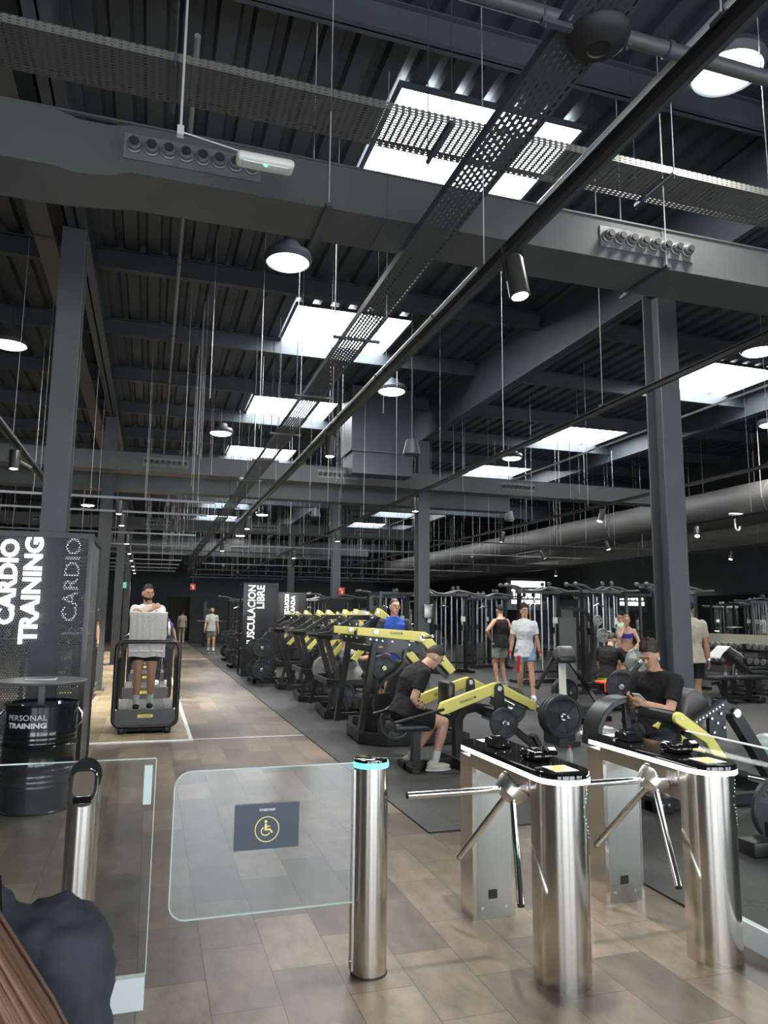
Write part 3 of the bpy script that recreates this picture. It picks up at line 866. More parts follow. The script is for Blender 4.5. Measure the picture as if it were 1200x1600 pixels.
def turnstile(x, y, label):
    # origin at the floor under the back foot; body runs 1.0 m towards -y
    r = root('turnstile', label, 'turnstile', (x, y, 0), group='tripod turnstiles')
    W = 0.25
    ped = stadium(W, 0.19, 20, 0.02)
    f = MB().loft([[V((a, b - 0.79, z)) for a, b in ped] for z in (0, 0.86)], True)
    es = part('pedestal', f, 'inox', r).modifiers.new('split', 'EDGE_SPLIT'); es.split_angle = math.radians(25)
    part('back_foot', MB().bb((-W / 2, -0.16, 0), (W / 2, 0, 0.84)), 'inox', r)
    p = part('foot_panel', MB().bb((-W / 2 + 0.025, -0.165, 0.01), (W / 2 - 0.02, -0.16, 0.80)), 'inoxd', r)
    part('socket', MB().bb((-0.035, -0.169, 0.105), (0.015, -0.165, 0.15)), 'blackm', p)
    for sx in (-0.07, 0.065): part('screw', MB().disc((sx, -0.167, 0.06), 0.008, 0.006, n=10), 'bolt', p)
    # wedge shaped housing whose underside falls towards the pedestal
    f = MB()
    prof = [(0, 0.86), (0, 0.80), (-0.16, 0.79), (-0.50, 0.69), (-0.82, 0.65), (-0.82, 0.86)]
    f.loft([[V((sx, a, b)) for a, b in prof] for sx in (-0.005, W / 2 - 0.002)], False)
    part('housing', f, 'inoxd', r, bevel=0.003)
    part('side_plate', MB().bb((-W / 2 - 0.004, -0.80, 0.79), (-W / 2, -0.14, 0.862)), 'inox', r)
    part('lock_plate', MB().bb((-W / 2 - 0.006, -0.785, 0.80), (-W / 2 - 0.002, -0.72, 0.84)).disc((-W / 2 - 0.006, -0.75, 0.82), 0.008, 0.004, 'X', 10), 'bolt', r)
    part('screw', MB().disc((-0.008, -0.24, 0.77), 0.009, 0.006, 'X', 10), 'bolt', r)
    top = [(a, b * 1.0) for a, b in stadium(W + 0.012, 1.0, 20, 0.03)]
    part('light_strip', MB().loft([[V((a, b, z)) for a, b in top] for z in (0.862, 0.884)], False), 'ledw', r)
    part('top_plate', MB().loft([[V((a * k, b * k2 - (1 - k2) * 0.4, z)) for a, b in top] for z, k, k2 in ((0.884, 1, 1), (0.90, 1.0, 1.0), (0.91, 0.97, 0.993))], False), 'gloss', r)
    # rotor head with three arms
    ax = V((-1, 0, -1)).normalized()
    c = V((-0.075, -0.57, 0.785))
    rot = Matrix.Rotation(math.radians(135), 3, 'Y').to_4x4()
    h = MB()
    h.M = Matrix.Translation(c) @ V((0, 0, 1)).rotation_difference(ax).to_matrix().to_4x4() @ Matrix.Scale(1.18, 4)
    h.lathe([(0.065, -0.03), (0.07, -0.02), (0.07, 0.025), (0.06, 0.06), (0.035, 0.075), (0.01, 0.08)], 28)
    hub = part('rotor_head', h, 'satin', r)
    h2 = MB()
    h2.M = h.M
    h2.lathe([(0.071, -0.001), (0.071, 0.006)], 28)
    part('seal_ring', h2, 'blackm', hub)
    h3 = MB()
    h3.M = h.M
    h3.lathe([(0.05, -0.10), (0.055, -0.03)], 20)
    part('hub_neck', h3, 'satin', r)
    for v in ((-1, 0, 0), (-0.25, 0.612, -0.75), (-0.25, -0.612, -0.75)):
        v = V(v).normalized()
        a = part('arm', MB().tube(c + ax * 0.03 + v * 0.03, c + ax * 0.03 + v * 0.545, 0.0165, n=18), 'chrome', r)
        part('end_cap', MB().tube(c + ax * 0.03 + v * 0.545, c + ax * 0.03 + v * 0.551, 0.0168, 0.0155, n=18), 'rubber', a)
    # things fixed on the top plate
    q = MB()
    q.loft([[V((-0.02 + sx * 0.045, -0.24 + b, 0.91 + z)) for b, z in ((-0.10, 0), (-0.10, 0.015), (-0.04, 0.045), (0.03, 0.05), (0.05, 0.035), (0.05, 0))] for sx in (-1, 1)], False)
    part('card_reader', q, 'gloss', r, bevel=0.008)
    q = MB().rbox((0.0, -0.64, 0.935), (0.11, 0.15, 0.05), 0.022)
    cr = part('code_scanner', q, 'gloss', r)
    part('display', MB().box((0.045, -0.70, 0.962), (0.06, 0.05, 0.022), rx=0.5), 'screen', cr)
    part('display_light', MB().box((0.045, -0.718, 0.972), (0.035, 0.02, 0.004), rx=0.5), 'white', cr)
    s = part('sticker', MB().bb((-0.06, -0.93, 0.9095), (0.06, -0.80, 0.9115)), 'paper', r)
    part('print', MB().prism([(-0.05, -0.92), (0.0, -0.92), (0.02, -0.86), (0.05, -0.81), (-0.01, -0.81), (-0.055, -0.88)], (0, 0, 0.9122), (1, 0, 0), (0, 1, 0), 0.0014), 'yellow', s)
    part('sticker', MB().bb((-0.04, -0.12, 0.9095), (0.07, -0.03, 0.9115)), 'paper', r)
    # small green status dots shining through the perforated nose
    g = MB()
    for i in range(7):
        for s_ in (-1, 1):
            a = -0.35 - 0.07 * i
            z = 0.74 + (0.02 + i * 0.017) * s_
            rr_ = W / 2 + 0.0015
            ang = -PI * 0.22 + (0.09 * i - 0.5) * 0.8 + 0.08 * (i % 2)
            g.ell((rr_ * math.cos(ang), -0.98 + W / 2 + rr_ * math.sin(ang), z), (0.0016, 0.0016, 0.0016), 5, 3)
    part('status_dots', g, 'dots', r)
    return r
turnstile(1.842, 3.96, 'left tripod turnstile of brushed steel, beside the cyan-ringed gate post')
turnstile(2.662, 3.95, 'right tripod turnstile of brushed steel, beside the glass barrier')

# gate post with swinging acrylic wing
g = root('gate_post', 'round brushed steel post with a glowing cyan ring on top', 'post', (1.027, 3.42, 0))
part('post_body', MB().lathe([(0.081, 0), (0.081, 0.90)], 40), 'inox', g)
part('light_ring', MB().lathe([(0.083, 0.90), (0.083, 0.925)], 40), 'ledc', g)
part('cap', MB().lathe([(0.083, 0.925), (0.081, 0.935), (0.076, 0.938), (0.0, 0.938)], 40), 'gloss', g)
part('base_ring', MB().lathe([(0.084, 0), (0.084, 0.006), (0.081, 0.01)], 40), 'blackm', g)
part('hinge_strip', MB().bb((-0.088, -0.02, 0.02), (-0.078, 0.02, 0.89)), 'inoxd', g)
for z in (0.06, 0.33, 0.62, 0.64, 0.86): part('screw', MB().disc((-0.089, -0.005, z), 0.006, 0.006, 'X', 8), 'bolt', g)
w = root('gate_wing', 'clear rounded acrylic gate wing hinged on the cyan-ringed post', 'gate', (0.937, 3.385, 0.32))
pl = [(-0.8 * 0 - 0.0, 0.0)]
def wing(inset=0.0):
    pts = [(0, inset), (0, 0.605 - inset)]
    R = 0.07
    for i in range(7):
        a = PI / 2 + i * PI / 12
        pts.append((-0.80 + inset + R + R * math.cos(a), 0.605 - inset - R + R * math.sin(a)))
    for i in range(7):
        a = PI + i * PI / 12
        pts.append((-0.80 + inset + R + R * math.cos(a), inset + R + R * math.sin(a)))
    return pts
part('panel', MB().prism(wing(), (0, 0, 0), (1, 0, 0), (0, 0, 1), 0.01), 'acryl', w)
o_ = wing()
part('panel_edge', MB().path([V((a, 0, b)) for a, b in o_[1:] + o_[:1]], 0.0035, 6), 'glassedge', w)
s = root('access_sign', 'dark slate sign with a yellow wheelchair symbol on the acrylic gate', 'sign', (0.538, 3.376, 0.678))
part('sign_plate', MB().bb((-0.142, -0.003, -0.095), (0.142, 0, 0.095)), 'sign', s)
b = MB().loft([[V((math.cos(a) * R_, y_, -0.012 + math.sin(a) * R_)) for a in [2 * PI * i / 40 for i in range(40)] + [0]] for y_, R_ in ((-0.0045, 0.054), (-0.0045, 0.050))], False, cap=False, closed=False)
part('symbol_ring', b, 'signy', s)
b = MB()
b.disc((-0.006, -0.0045, 0.020), 0.0065, 0.002, n=14)
b.prism([(-0.011, 0.011), (-0.001, 0.011), (0.0, 0.002), (0.012, 0.002), (0.012, -0.003), (0.0, -0.003), (0.0, -0.010), (0.015, -0.010), (0.026, -0.026), (0.020, -0.030), (0.011, -0.017), (-0.011, -0.017)], (0, -0.0045, 0), (1, 0, 0), (0, 0, 1), 0.002)
arc = [(-0.006 + 0.0215 * math.cos(a), -0.020 + 0.0195 * math.sin(a)) for a in [math.radians(115 + i * 17) for i in range(14)]]
arc2 = [(-0.006 + 0.017 * math.cos(a), -0.020 + 0.015 * math.sin(a)) for a in [math.radians(115 + i * 17) for i in range(14)]]
for i in range(13): b.prism([arc[i], arc[i + 1], arc2[i + 1], arc2[i]], (0, -0.0045, 0), (1, 0, 0), (0, 0, 1), 0.002)
part('wheelchair_symbol', b, 'signy', s)
part('lettering', text_into(MB(), 'FITNESS PARK', (0, -0.0045, 0.070), (1, 0, 0), (0, 0, 1), 0.07, 0.010, 0.002, 0.02), 'white', s)

# left glass barrier, its steel post with a slanted scanner
g = root('glass_barrier', 'low clear glass barrier at the lower left with a white foot', 'glass barrier', (0.055, 3.39, 0))
part('glass_pane', MB().bb((-2.4, -0.006, 0.13), (0, 0.006, 0.985)), 'glass', g)
part('top_edge', MB().bb((-2.4, -0.006, 0.985), (0, 0.006, 0.989)), 'glassedge', g)
part('side_edge', MB().bb((0.0, -0.006, 0.13), (0.003, 0.006, 0.985)), 'glassedge', g)
part('floor_profile', MB().bb((-2.4, -0.02, 0), (0, 0.02, 0.125)), 'alu', g)
part('clamp', MB().bb((-0.045, -0.009, 0.80), (-0.012, 0.009, 0.96)), 'glassedge', g)
p = root('scanner_post', 'polished steel post with a slanted face scanner on top at the lower left', 'post', (-0.215, 3.27, 0))
rings = []
for z, t in ((0, 0), (0.95, 1)):
    rings.append([V((0.062 * math.cos(a), 0.062 * math.sin(a), z + t * (0.062 * math.sin(a)) * 1.0)) for a in [2 * PI * i / 36 for i in range(36)]])
part('post_body', MB().loft(rings, True), 'inox', p)
b = MB()
b.M = Matrix.Translation((-0.0, -0.075, 0.925)) @ Matrix.Rotation(math.radians(62), 4, 'X')
b.loft([[V((x * k, y * k, z)) for x, y in rr(0.105, 0.145, 0.045)] for z, k in ((-0.02, 0.9), (-0.012, 1), (0.008, 1), (0.014, 0.92))], True)
h_ = part('scanner', b, 'chrome', p)
b2 = MB()
b2.M = b.M
b2.loft([[V((x, y + 0.008, z)) for x, y in rr(0.078, 0.095, 0.022)] for z in (0.012, 0.0165)], False)
part('scanner_window', b2, 'kiosk', h_)
b3 = MB()
b3.M = b.M
b3.bb((-0.033, -0.066, 0.012), (0.033, -0.043, 0.017))
part('scanner_lip', b3, 'gloss', h_)

# right glass barrier
g = root('glass_barrier', 'clear glass barrier at the lower right with pale floor channel', 'glass barrier', (2.905, 3.42, 0))
part('glass_pane', MB().bb((-0.006, -3.2, 0.10), (0.006, 0.1, 0.975)), 'glass', g)
part('top_edge', MB().bb((-0.007, -3.2, 0.975), (0.007, 0.1, 0.982)), 'alu', g)
part('floor_profile', MB().bb((-0.012, -3.2, 0), (0.03, 0.1, 0.115)), 'alu', g)

# ------------------------------------------------------------------ lit screen boxes
def cage(name, label, x0, x1, y0, y1, h, texts, fm='mesh', t=0.05):
    r = root(name, label, 'sign box', (x0, y0, 0), group=None)
    w, d = x1 - x0, y1 - y0
    f = MB()
    for x in (0, w - t):
        for y in (0, d - t): f.bb((x, y, 0), (x + t, y + t, h))
    for z in (0, h - t):
        f.bb((t, 0.005, z), (w - t, t - 0.005, z + t))
        f.bb((t, d - t + 0.005, z), (w - t, d - 0.005, z + t))
        f.bb((0.005, t, z), (t - 0.005, d - t, z + t))
        f.bb((w - t + 0.005, t, z), (w - 0.005, d - t, z + t))
    part('frame', f, 'black', r)
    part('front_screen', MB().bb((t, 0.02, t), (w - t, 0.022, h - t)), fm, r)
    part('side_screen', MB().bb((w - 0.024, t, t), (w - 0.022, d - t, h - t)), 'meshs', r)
    part('top_plate', MB().bb((0.01, 0.01, h - 0.012), (w - 0.01, d - 0.01, h - 0.004)), 'black', r)
    for body, cx, zc, ww, hh, m in texts:
        # letters read upwards; ww = length upwards, hh = letter height
        part('lettering', text_into(MB(), body, (cx - x0, -0.012, zc), (0, 0, 1), (-1, 0, 0), ww, hh, 0.03, 0.035 if hh < .168 and hh > .15 else 0.0), m, r)
    return r
c = cage('sign_cage', 'black perforated sign box with glowing words beside the drum table', -3.2, -0.58, 7.84, 9.05, 2.39,
         (('CARDIO', -1.335, 1.895, 0.82, 0.165, 'letter'), ('TRAINING', -1.12, 1.815, 1.03, 0.165, 'letter')))
b = MB()
text_into(b, 'CARDIO', (2.43, 0.035, 1.93), (0, 0, 1), (-1, 0, 0), 0.82, 0.14, 0.012, 0.0)
part('letter_backs', b, 'letterdim', c)
cage('sign_cage', 'tall dark sign box with glowing words behind the first plate tree', 2.30, 3.22, 19.5, 20.4, 2.44,
     (('MUSCULACION', 2.52, 1.55, 1.64, 0.19, 'letter'), ('LIBRE', 2.75, 2.07, 0.6, 0.19, 'letter')), 'black')
cage('sign_cage', 'farther sign box with two glowing columns of letters above the yellow machines', 4.3, 5.3, 26, 27, 2.4,
     (('MUSCULACION', 4.6, 1.9, 0.85, 0.14, 'letter'), ('GUIADA', 4.82, 1.88, 0.8, 0.14, 'letter')), 'black')
r = root('wall_light_sign', 'bright white wall sign with three glowing bands behind the cable towers', 'sign', (14.4, 26.6, 2.2))
b = MB().bb((-0.6, -0.05, 0.62), (0.9, 0, 0.86))
text_into(b, 'TRAINING', (0.05, -0.06, 0.35), (1, 0, 0), (0, 0, 1), 1.3, 0.36, 0.03, 0.05)
b.bb((-0.6, -0.05, -0.05), (0.7, 0, 0.1))
part('lettering', b, 'letter', r)
part('panel', MB().bb((-0.8, 0.0, -0.3), (1.0, 0.05, 1.0)), 'black', r)

# ------------------------------------------------------------------ drum table
d = root('steel_drum', 'glossy black steel drum with white lettering at the left edge', 'drum', (-0.83, 6.9, 0))
prof = [(0.285, 0), (0.29, 0.012), (0.283, 0.02)]
for z in (0.2, 0.24, 0.28): prof += [(0.283, z - 0.015), (0.288, z), (0.283, z + 0.015)]
prof += [(0.283, 0.315), (0.297, 0.335), (0.283, 0.355), (0.283, 0.50), (0.297, 0.52), (0.283, 0.54)]
for z in (0.575, 0.61): prof += [(0.283, z - 0.012), (0.287, z), (0.283, z + 0.012)]
prof += [(0.283, 0.65), (0.283, 0.835), (0.29, 0.84), (0.291, 0.852), (0.283, 0.855), (0.275, 0.84), (0.05, 0.838), (0.0, 0.838)]
part('drum_body', MB().lathe(prof, 56), 'drum', d)
b = MB()
for body, z, bold, w_ in (('PERSONAL', 0.757, 0.0, 0.325), ('TRAINING', 0.695, 0.045, 0.325)):
    tb = MB()
    text_into(tb, body, (0, 0, z), (1, 0, 0), (0, 0, 1), w_, 0.043, 0.002, bold)
    base = -1.50 - 0.42
    b.add([V((0.2845 * math.sin(v.x / 0.285 - 0.30) * 1.0, -0.2852 * math.cos(v.x / 0.285 - 0.30) + v.y, v.z)) for v in tb.v], tb.f)
part('lettering', b, 'white', d)
part('bung', MB().lathe([(0.03, 0.838), (0.03, 0.85), (0.022, 0.852)], 14, (0.12, 0.1, 0)).lathe([(0.022, 0.838), (0.022, 0.846)], 14, (-0.14, -0.1, 0)), 'bolt', d)
b = MB().path([V((0.285, -0.03, 0.80)), V((0.32, -0.05, 0.76)), V((0.325, -0.05, 0.70)), V((0.29, -0.03, 0.66))], 0.008, 8)
part('handle', b, 'bolt', d)
part('handle', MB().path([V((-0.285, -0.03, 0.80)), V((-0.32, -0.05, 0.76)), V((-0.325, -0.05, 0.70)), V((-0.29, -0.03, 0.66))], 0.008, 8), 'bolt', d)
t = root('round_table', 'thin round grey table top on a square post above the drum', 'table', (-0.85, 6.9, 0.84))
part('tabletop', MB().lathe([(0.33, 0.175), (0.355, 0.18), (0.36, 0.19), (0.355, 0.198), (0.0, 0.198)], 56), 'tabletop', t)
part('post', MB().bb((-0.015, -0.025, 0), (0.035, 0.025, 0.176)), 'greyplast', t)
t = root('tablet', 'flat grey tablet lying on the round table', 'tablet', (-0.85, 6.86, 1.039))
part('case', MB().rbox((0, 0, 0.006), (0.24, 0.14, 0.012), 0.004), 'alu', t)
part('display', MB().bb((-0.11, -0.06, 0.0118), (0.11, 0.06, 0.0128)), 'greyplast', t)

# ------------------------------------------------------------------ treadmills (front towards -y)
def treadmill():
    r = root('treadmill', '', 'treadmill', (0, 0, 0), group='treadmills in the cardio row')
    hp = [V((a, 0, b + 0.66)) for a, b in rr(0.82, 1.12, 0.10, 6)]
    part('front_hoop', MB().path(hp, 0.028, 10, closed=True), 'black', r)
    part('front_hood', MB().prism(rr(0.78, 0.20, 0.05), (0, 0.02, 0.22), (1, 0, 0), (0, 0, 1), 0.07), 'greyplast', r)
    part('motor_hood', MB().loft([[V((x, y, z)) for x, z in ((-0.38, 0.13), (0.38, 0.13), (0.38, zt), (-0.38, zt))] for y, zt in ((0.05, 0.30), (0.22, 0.29), (0.4, 0.245))], False), 'greyplast', r)
    lg = part('badge', MB().prism(rr(0.20, 0.042, 0.015), (0, -0.018, 0.235), (1, 0, 0), (0, 0, 1), 0.006), 'yellow', r)
    part('lettering', text_into(MB(), 'TECHNOGYM', (0, -0.0225, 0.235), (1, 0, 0), (0, 0, 1), 0.14, 0.014, 0.002, 0.02), 'black', lg)
    part('running_belt', MB().bb((-0.26, 0.3, 0.19), (0.26, 1.95, 0.245)), 'blackm', r)
    for s_ in (-1, 1):
        part('side_rail', MB().bb((s_ * 0.26, 0.2, 0.13), (s_ * 0.39, 2.0, 0.25)), 'greyplast', r)
        part('handrail', MB().path([V((s_ * 0.39, 0.0, 1.16)), V((s_ * 0.39, 0.35, 1.05)), V((s_ * 0.39, 0.75, 0.98)), V((s_ * 0.39, 0.80, 0.92)), V((s_ * 0.39, 0.70, 0.25))], 0.022, 8), 'black', r)
        part('foot', MB().bb((s_ * 0.24, 0.0, 0.0), (s_ * 0.34, 0.25, 0.09)), 'blackm', r)
        part('wheel', MB().disc((s_ * 0.29, -0.02, 0.045), 0.04, 0.05, 'X', 14), 'rubber', r)
    part('undercarriage', MB().bb((-0.30, 0.06, 0.03), (0.30, 1.9, 0.14)), 'blackm', r)
    part('console', MB().rbox((0, 0.16, 1.20), (0.70, 0.28, 0.05), 0.02, rx=0.25), 'greyplast', r)
    part('console_screen', MB().rbox((0, 0.05, 1.42), (0.48, 0.035, 0.32), 0.015, rx=-0.12), 'gloss', r)
    return r
tm = treadmill()
tm.location = (0.0, 10.62, 0)
tm['label'] = 'black treadmill nearest the camera with a towel over its screen'
copy_tree(tm, (-0.02, 13.75, 0), label='black treadmill directly behind the towelled one')
copy_tree(tm, (0.0, 17.0, 0), label='third treadmill down the aisle row')
copy_tree(tm, (0.0, 20.2, 0), label='fourth treadmill down the aisle row')
copy_tree(tm, (-1.32, 13.9, 0), label='treadmill seen at the right edge of the perforated sign box')
copy_tree(tm, (-2.0, 10.9, 0), label='treadmill seen dimly behind the perforated sign box')
copy_tree(tm, (-1.9, 18.6, 0), label='treadmill left of the second left column')
copy_tree(tm, (-1.9, 22.0, 0), label='farther treadmill between the left columns')
# towel over the first console screen
t = root('towel', 'large pale towel hung over the nearest treadmill screen', 'towel', (-0.02, 10.64, 0))
nx, nz = 22, 40
rings = []
prof = []
for i in range(nz + 1):
    u = i / nz
    if u < 0.30: y, z = 0.085, 1.27 + (1.60 - 1.27) * u / 0.30
    elif u < 0.36:
        a = (u - 0.30) / 0.06 * PI
        y, z = 0.04 + 0.045 * math.cos(a), 1.60 + 0.025 * math.sin(a)
    else: y, z = -0.005 - 0.012 * (u - .36), 1.60 - 0.585 * (u - 0.36) / 0.64
    prof.append((y, z))
th = 0.006
def tw(side):
    vs = []
    for i, (y, z) in enumerate(prof):
        row = []
        for j in range(nx + 1):
            x = -0.245 + 0.49 * j / nx
            low = max(0, 1.6 - z)
            wv = 0.010 * math.sin(j * 0.75 + 0.6) * low * 1.2 + 0.005 * math.sin(j * 1.7 + z * 6)
            xx = x * (1 - 0.05 * low) + (0.01 * math.sin(z * 9) * low)
            row.append(V((xx, y + wv + side, z + (0.008 * math.sin(j * 0.5) if i == nz else 0))))
        vs.append(row)
    return vs
A_, B_ = tw(-th), tw(th)
b = MB()
allv = [p for r_ in A_ for p in r_] + [p for r_ in B_ for p in r_]
n1 = (nz + 1) * (nx + 1)
fs = []
for i in range(nz):
    for j in range(nx):
        a = i * (nx + 1) + j
        fs.append((a, a + 1, a + nx + 2, a + nx + 1))
        fs.append((n1 + a, n1 + a + nx + 1, n1 + a + nx + 2, n1 + a + 1))
for i in range(nz):
    for j in (0, nx):
        a = i * (nx + 1) + j
        fs.append((a, a + nx + 1, n1 + a + nx + 1, n1 + a))
for j in range(nx):
    for i in (0, nz):
        a = i * (nx + 1) + j
        fs.append((a, a + 1, n1 + a + 1, n1 + a))
b.add(allv, fs, True)
part('cloth', b, 'towel', t)
part('woven_band', MB().bb((-0.225, -0.024, 1.085), (0.225, -0.019, 1.105)), 'white_towel', t)
# bottle on the second treadmill
r = root('water_bottle', 'pale water bottle standing on the second treadmill console', 'bottle', (0.33, 13.9, 1.22))
part('bottle_body', MB().lathe([(0.03, 0), (0.034, 0.01), (0.034, 0.16), (0.015, 0.20), (0.015, 0.22)], 14), 'bottle', r)
part('cap', MB().lathe([(0.017, 0.22), (0.017, 0.24)], 12), 'white', r)
# small things on the floor beyond the turnstiles
r = root('water_bottle', 'small clear bottle with a red cap on the mat behind the left turnstile', 'bottle', (4.38, 7.15, 0.012))
part('bottle_body', MB().lathe([(0.03, 0), (0.033, 0.01), (0.033, 0.15), (0.013, 0.19), (0.013, 0.205)], 14), 'bottle', r)
part('cap', MB().lathe([(0.015, 0.205), (0.015, 0.225)], 12), 'redcap', r)
r = root('crumpled_towel', 'crumpled white towel on the mat behind the right turnstile', 'towel', (5.82, 8.75, 0.012))
b = MB()
rows = []
for i in range(15):
    row = []
    for j in range(24):
        a = 2 * PI * j / 24
        q = math.sin(PI * i / 14) ** 0.7
        rd = (0.26 + 0.05 * math.sin(3 * a + i) + 0.03 * math.sin(7 * a)) * q
        row.append(V((rd * math.cos(a), rd * 0.55 * math.sin(a), 0.075 + 0.07 * -math.cos(PI * i / 14) + 0.02 * math.sin(5 * a + 2 * i) * q)))
    rows.append(row)
b.loft(rows, True)
part('cloth', b, 'white_towel', r)
r = tag(part('exercise_ball', MB().ell((0, 0, 0), (0.17, 0.17, 0.17), 28, 18), 'ball'), 'pale green exercise ball at the right edge behind the glass', 'ball')
r.location = (6.62, 6.72, 0.182)
# ------------------------------------------------------------------ weight plates
def make_plate():
    r = root('weight_plate', '', 'weight plate', group=None)
    R_ = 0.225
    b = MB().lathe([(0.028, -0.022), (0.055, -0.024), (0.06, -0.012), (0.15, -0.010), (0.185, -0.012), (0.192, -0.024), (0.215, -0.024), (0.225, -0.016), (0.225, 0.016), (0.215, 0.024), (0.192, 0.024), (0.185, 0.012), (0.06, 0.012), (0.055, 0.024), (0.028, 0.022), (0.028, -0.022)], 40, axis='Y')
    nb = len(b.f)
    w = b
    for k in range(3):
        a0 = k * 2 * PI / 3 + 0.3
        for sy in (-0.0125, 0.0125):
            pts = [(0.055 * math.cos(a0), 0.055 * math.sin(a0))] + [(0.187 * math.cos(a0 - 0.42 + 0.84 * i / 6), 0.187 * math.sin(a0 - 0.42 + 0.84 * i / 6)) for i in range(7)]
            w.prism(pts, (0, sy, 0), (1, 0, 0), (0, 0, 1), 0.008)
    po = part('plate_body', b, 'plate', r)
    po.data.materials.append(M['greyplast'])
    for pl_ in po.data.polygons:
        if pl_.index >= nb: pl_.material_index = 1
    t = MB()
    for k, word in ((0, 'TECHNOGYM'), (1, 'TECHNOGYM')):
        for i, ch in enumerate(word):
            a = PI / 2 + k * PI + 0.9 - i * 0.225
            u = V((math.sin(a), 0, -math.cos(a)))
            o = V((0.165 * math.cos(a), -0.0185, 0.165 * math.sin(a)))
            text_into(t, ch, o, u, V((math.cos(a), 0, math.sin(a))), None, 0.024, 0.002, 0.02)
    part('lettering', t, 'pletter', r)
    part('hub_ring', MB().lathe([(0.0255, -0.026), (0.038, -0.0265), (0.038, -0.0235), (0.0255, 0.026)], 20, axis='Y'), 'bolt', r)
    return r
P0 = make_plate()
P0['label'] = 'big charcoal rubber weight plate on the near end of the rowing machine, outermost'
P0['group'] = 'plates stacked on the rowing machine near arm'
P0.location = (4.20, 6.98, 0.57)
def plate(x, y, z, label, group=None, s=1.0, rz=0.0):
    return copy_tree(P0, (x, y, z), rz, label, group or label, s)
G_ = {}
def gplate(x, y, z, label, group, s=1.0, rz=0.0):
    p = plate(x, y, z, label, group, s, rz)
    for c in kids(p):
        if c.name.startswith('plate_'):
            if c.name.split('.')[0] not in G_:
                me = c.data.copy()
                me.materials[0] = M['plateg']
                me.materials[1] = M['satin']
                G_[c.name.split('.')[0]] = me
            c.data = G_[c.name.split('.')[0]]
    return p
SM = 'plates stacked on the rowing machine near arm'
plate(4.20, 7.035, 0.57, 'big charcoal plate on the rowing machine near arm, behind the outermost plate', SM)
plate(4.20, 7.09, 0.57, 'big charcoal plate on the rowing machine near arm, third from outside', SM)
plate(4.12, 8.03, 0.56, 'big charcoal plate on the far arm of the rowing machine', None)
plate(4.12, 8.09, 0.56, 'second charcoal plate behind the one on the rowing machine far arm', None)
plate(3.50, 6.95, 0.53, 'small charcoal plate on the storage horn of the rowing machine', None, 0.70)
plate(3.35, 8.05, 0.50, 'small dark plate stored on the far side of the rowing machine post', None, 0.70)
plate(2.74, 8.15, 0.40, 'grey-edged plate half hidden under the rowing machine seat', None, 0.9)

# ------------------------------------------------------------------ rowing machine with the man in black
m = root('rowing_machine', 'black plate-loaded rowing machine with two bent yellow arms, used by the man in black', 'exercise machine', (3.2, 7.5, 0.012))
o = V((3.2, 7.5, 0.012))
L = lambda x, y, z: V((x, y, z)) - o
armp = [(2.87, .64), (2.90, .72), (3.48, .905), (3.53, .915), (3.58, .905), (4.00, .70), (4.00, .60), (3.62, .77), (3.52, .795), (2.97, .605), (2.91, .60)]
for y in (7.2, 7.93):
    a = part('lever_arm', MB().prism([(p - o.x, q - o.z) for p, q in armp], (0, y - o.y, 0), (1, 0, 0), (0, 0, 1), 0.055), 'yellow', m, bevel=0.01)
    part('lettering', text_into(MB(), 'TECHNOGYM', L(3.2, y - 0.0285, .745), (0.955, 0, 0.295), (-0.295, 0, 0.955), 0.19, 0.028, 0.002, 0.01), 'black', a)
    part('slot', MB().prism([(3.62 - o.x, .78 - o.z), (3.9 - o.x, .655 - o.z), (3.9 - o.x, .635 - o.z), (3.62 - o.x, .755 - o.z)], (0, y - o.y - 0.028, 0), (1, 0, 0), (0, 0, 1), 0.003), 'blackm', a)
    br = part('pivot_bracket', MB().prism([(3.49 - o.x, .55 - o.z), (3.62 - o.x, .55 - o.z), (3.60 - o.x, .87 - o.z)] + [(3.55 - o.x + .05 * math.cos(t), .86 - o.z + .05 * math.sin(t)) for t in [i * PI / 8 for i in range(9)]], (0, y - o.y - 0.045, 0), (1, 0, 0), (0, 0, 1), 0.02), 'black', m)
    part('pivot_cap', MB().disc(L(3.55, y - 0.06, .855), 0.028, 0.015, n=20), 'bolt', br)
    part('plate_horn', MB().tube(L(4.0, y, .64), L(4.12, y, .58), 0.03).tube(L(4.2, y + .05, .57), L(4.2, y - 0.33, .57), 0.0235, n=14).ell(L(4.2, y - 0.335, .57), (0.026, 0.02, 0.026)), 'chrome', m)
    part('grip_bar', MB().tube(L(2.93, y - 0.02, .655), L(2.36, y - 0.12, .545), 0.017, n=12), 'rubber', m)
part('storage_horn', MB().tube(L(3.50, 7.45, .53), L(3.50, 6.86, .53), 0.02, n=12).ell(L(3.5, 6.855, .53), (0.024, 0.02, 0.024)), 'chrome', m)
f = MB()
f.rpath([L(3.22, 7.5, 0.05), L(3.22, 7.5, 0.5), L(3.28, 7.5, .60), L(3.42, 7.5, .63), L(3.62, 7.5, .60)], 0.09, 0.10, up=(0, 1, 0))
f.rpath([L(3.42, 7.5, .62), L(3.84, 7.5, .42), L(4.13, 7.5, .2), L(4.13, 7.5, 0.0)], 0.07, 0.07, up=(0, 1, 0))
part('main_frame', f, 'black', m, bevel=0.006)
f = MB().bb(L(2.62, 7.46, 0.012), L(4.2, 7.54, 0.10)).bb(L(3.15, 7.12, 0.012), L(3.27, 7.95, 0.12)).bb(L(4.1, 7.2, 0.012), L(4.19, 7.85, 0.09)).bb(L(2.62, 7.25, 0.012), L(2.70, 7.75, 0.07)).bb(L(3.5, 7.1, 0.56), L(3.6, 8.05, 0.64))
part('base_frame', f, 'black', m, bevel=0.006)
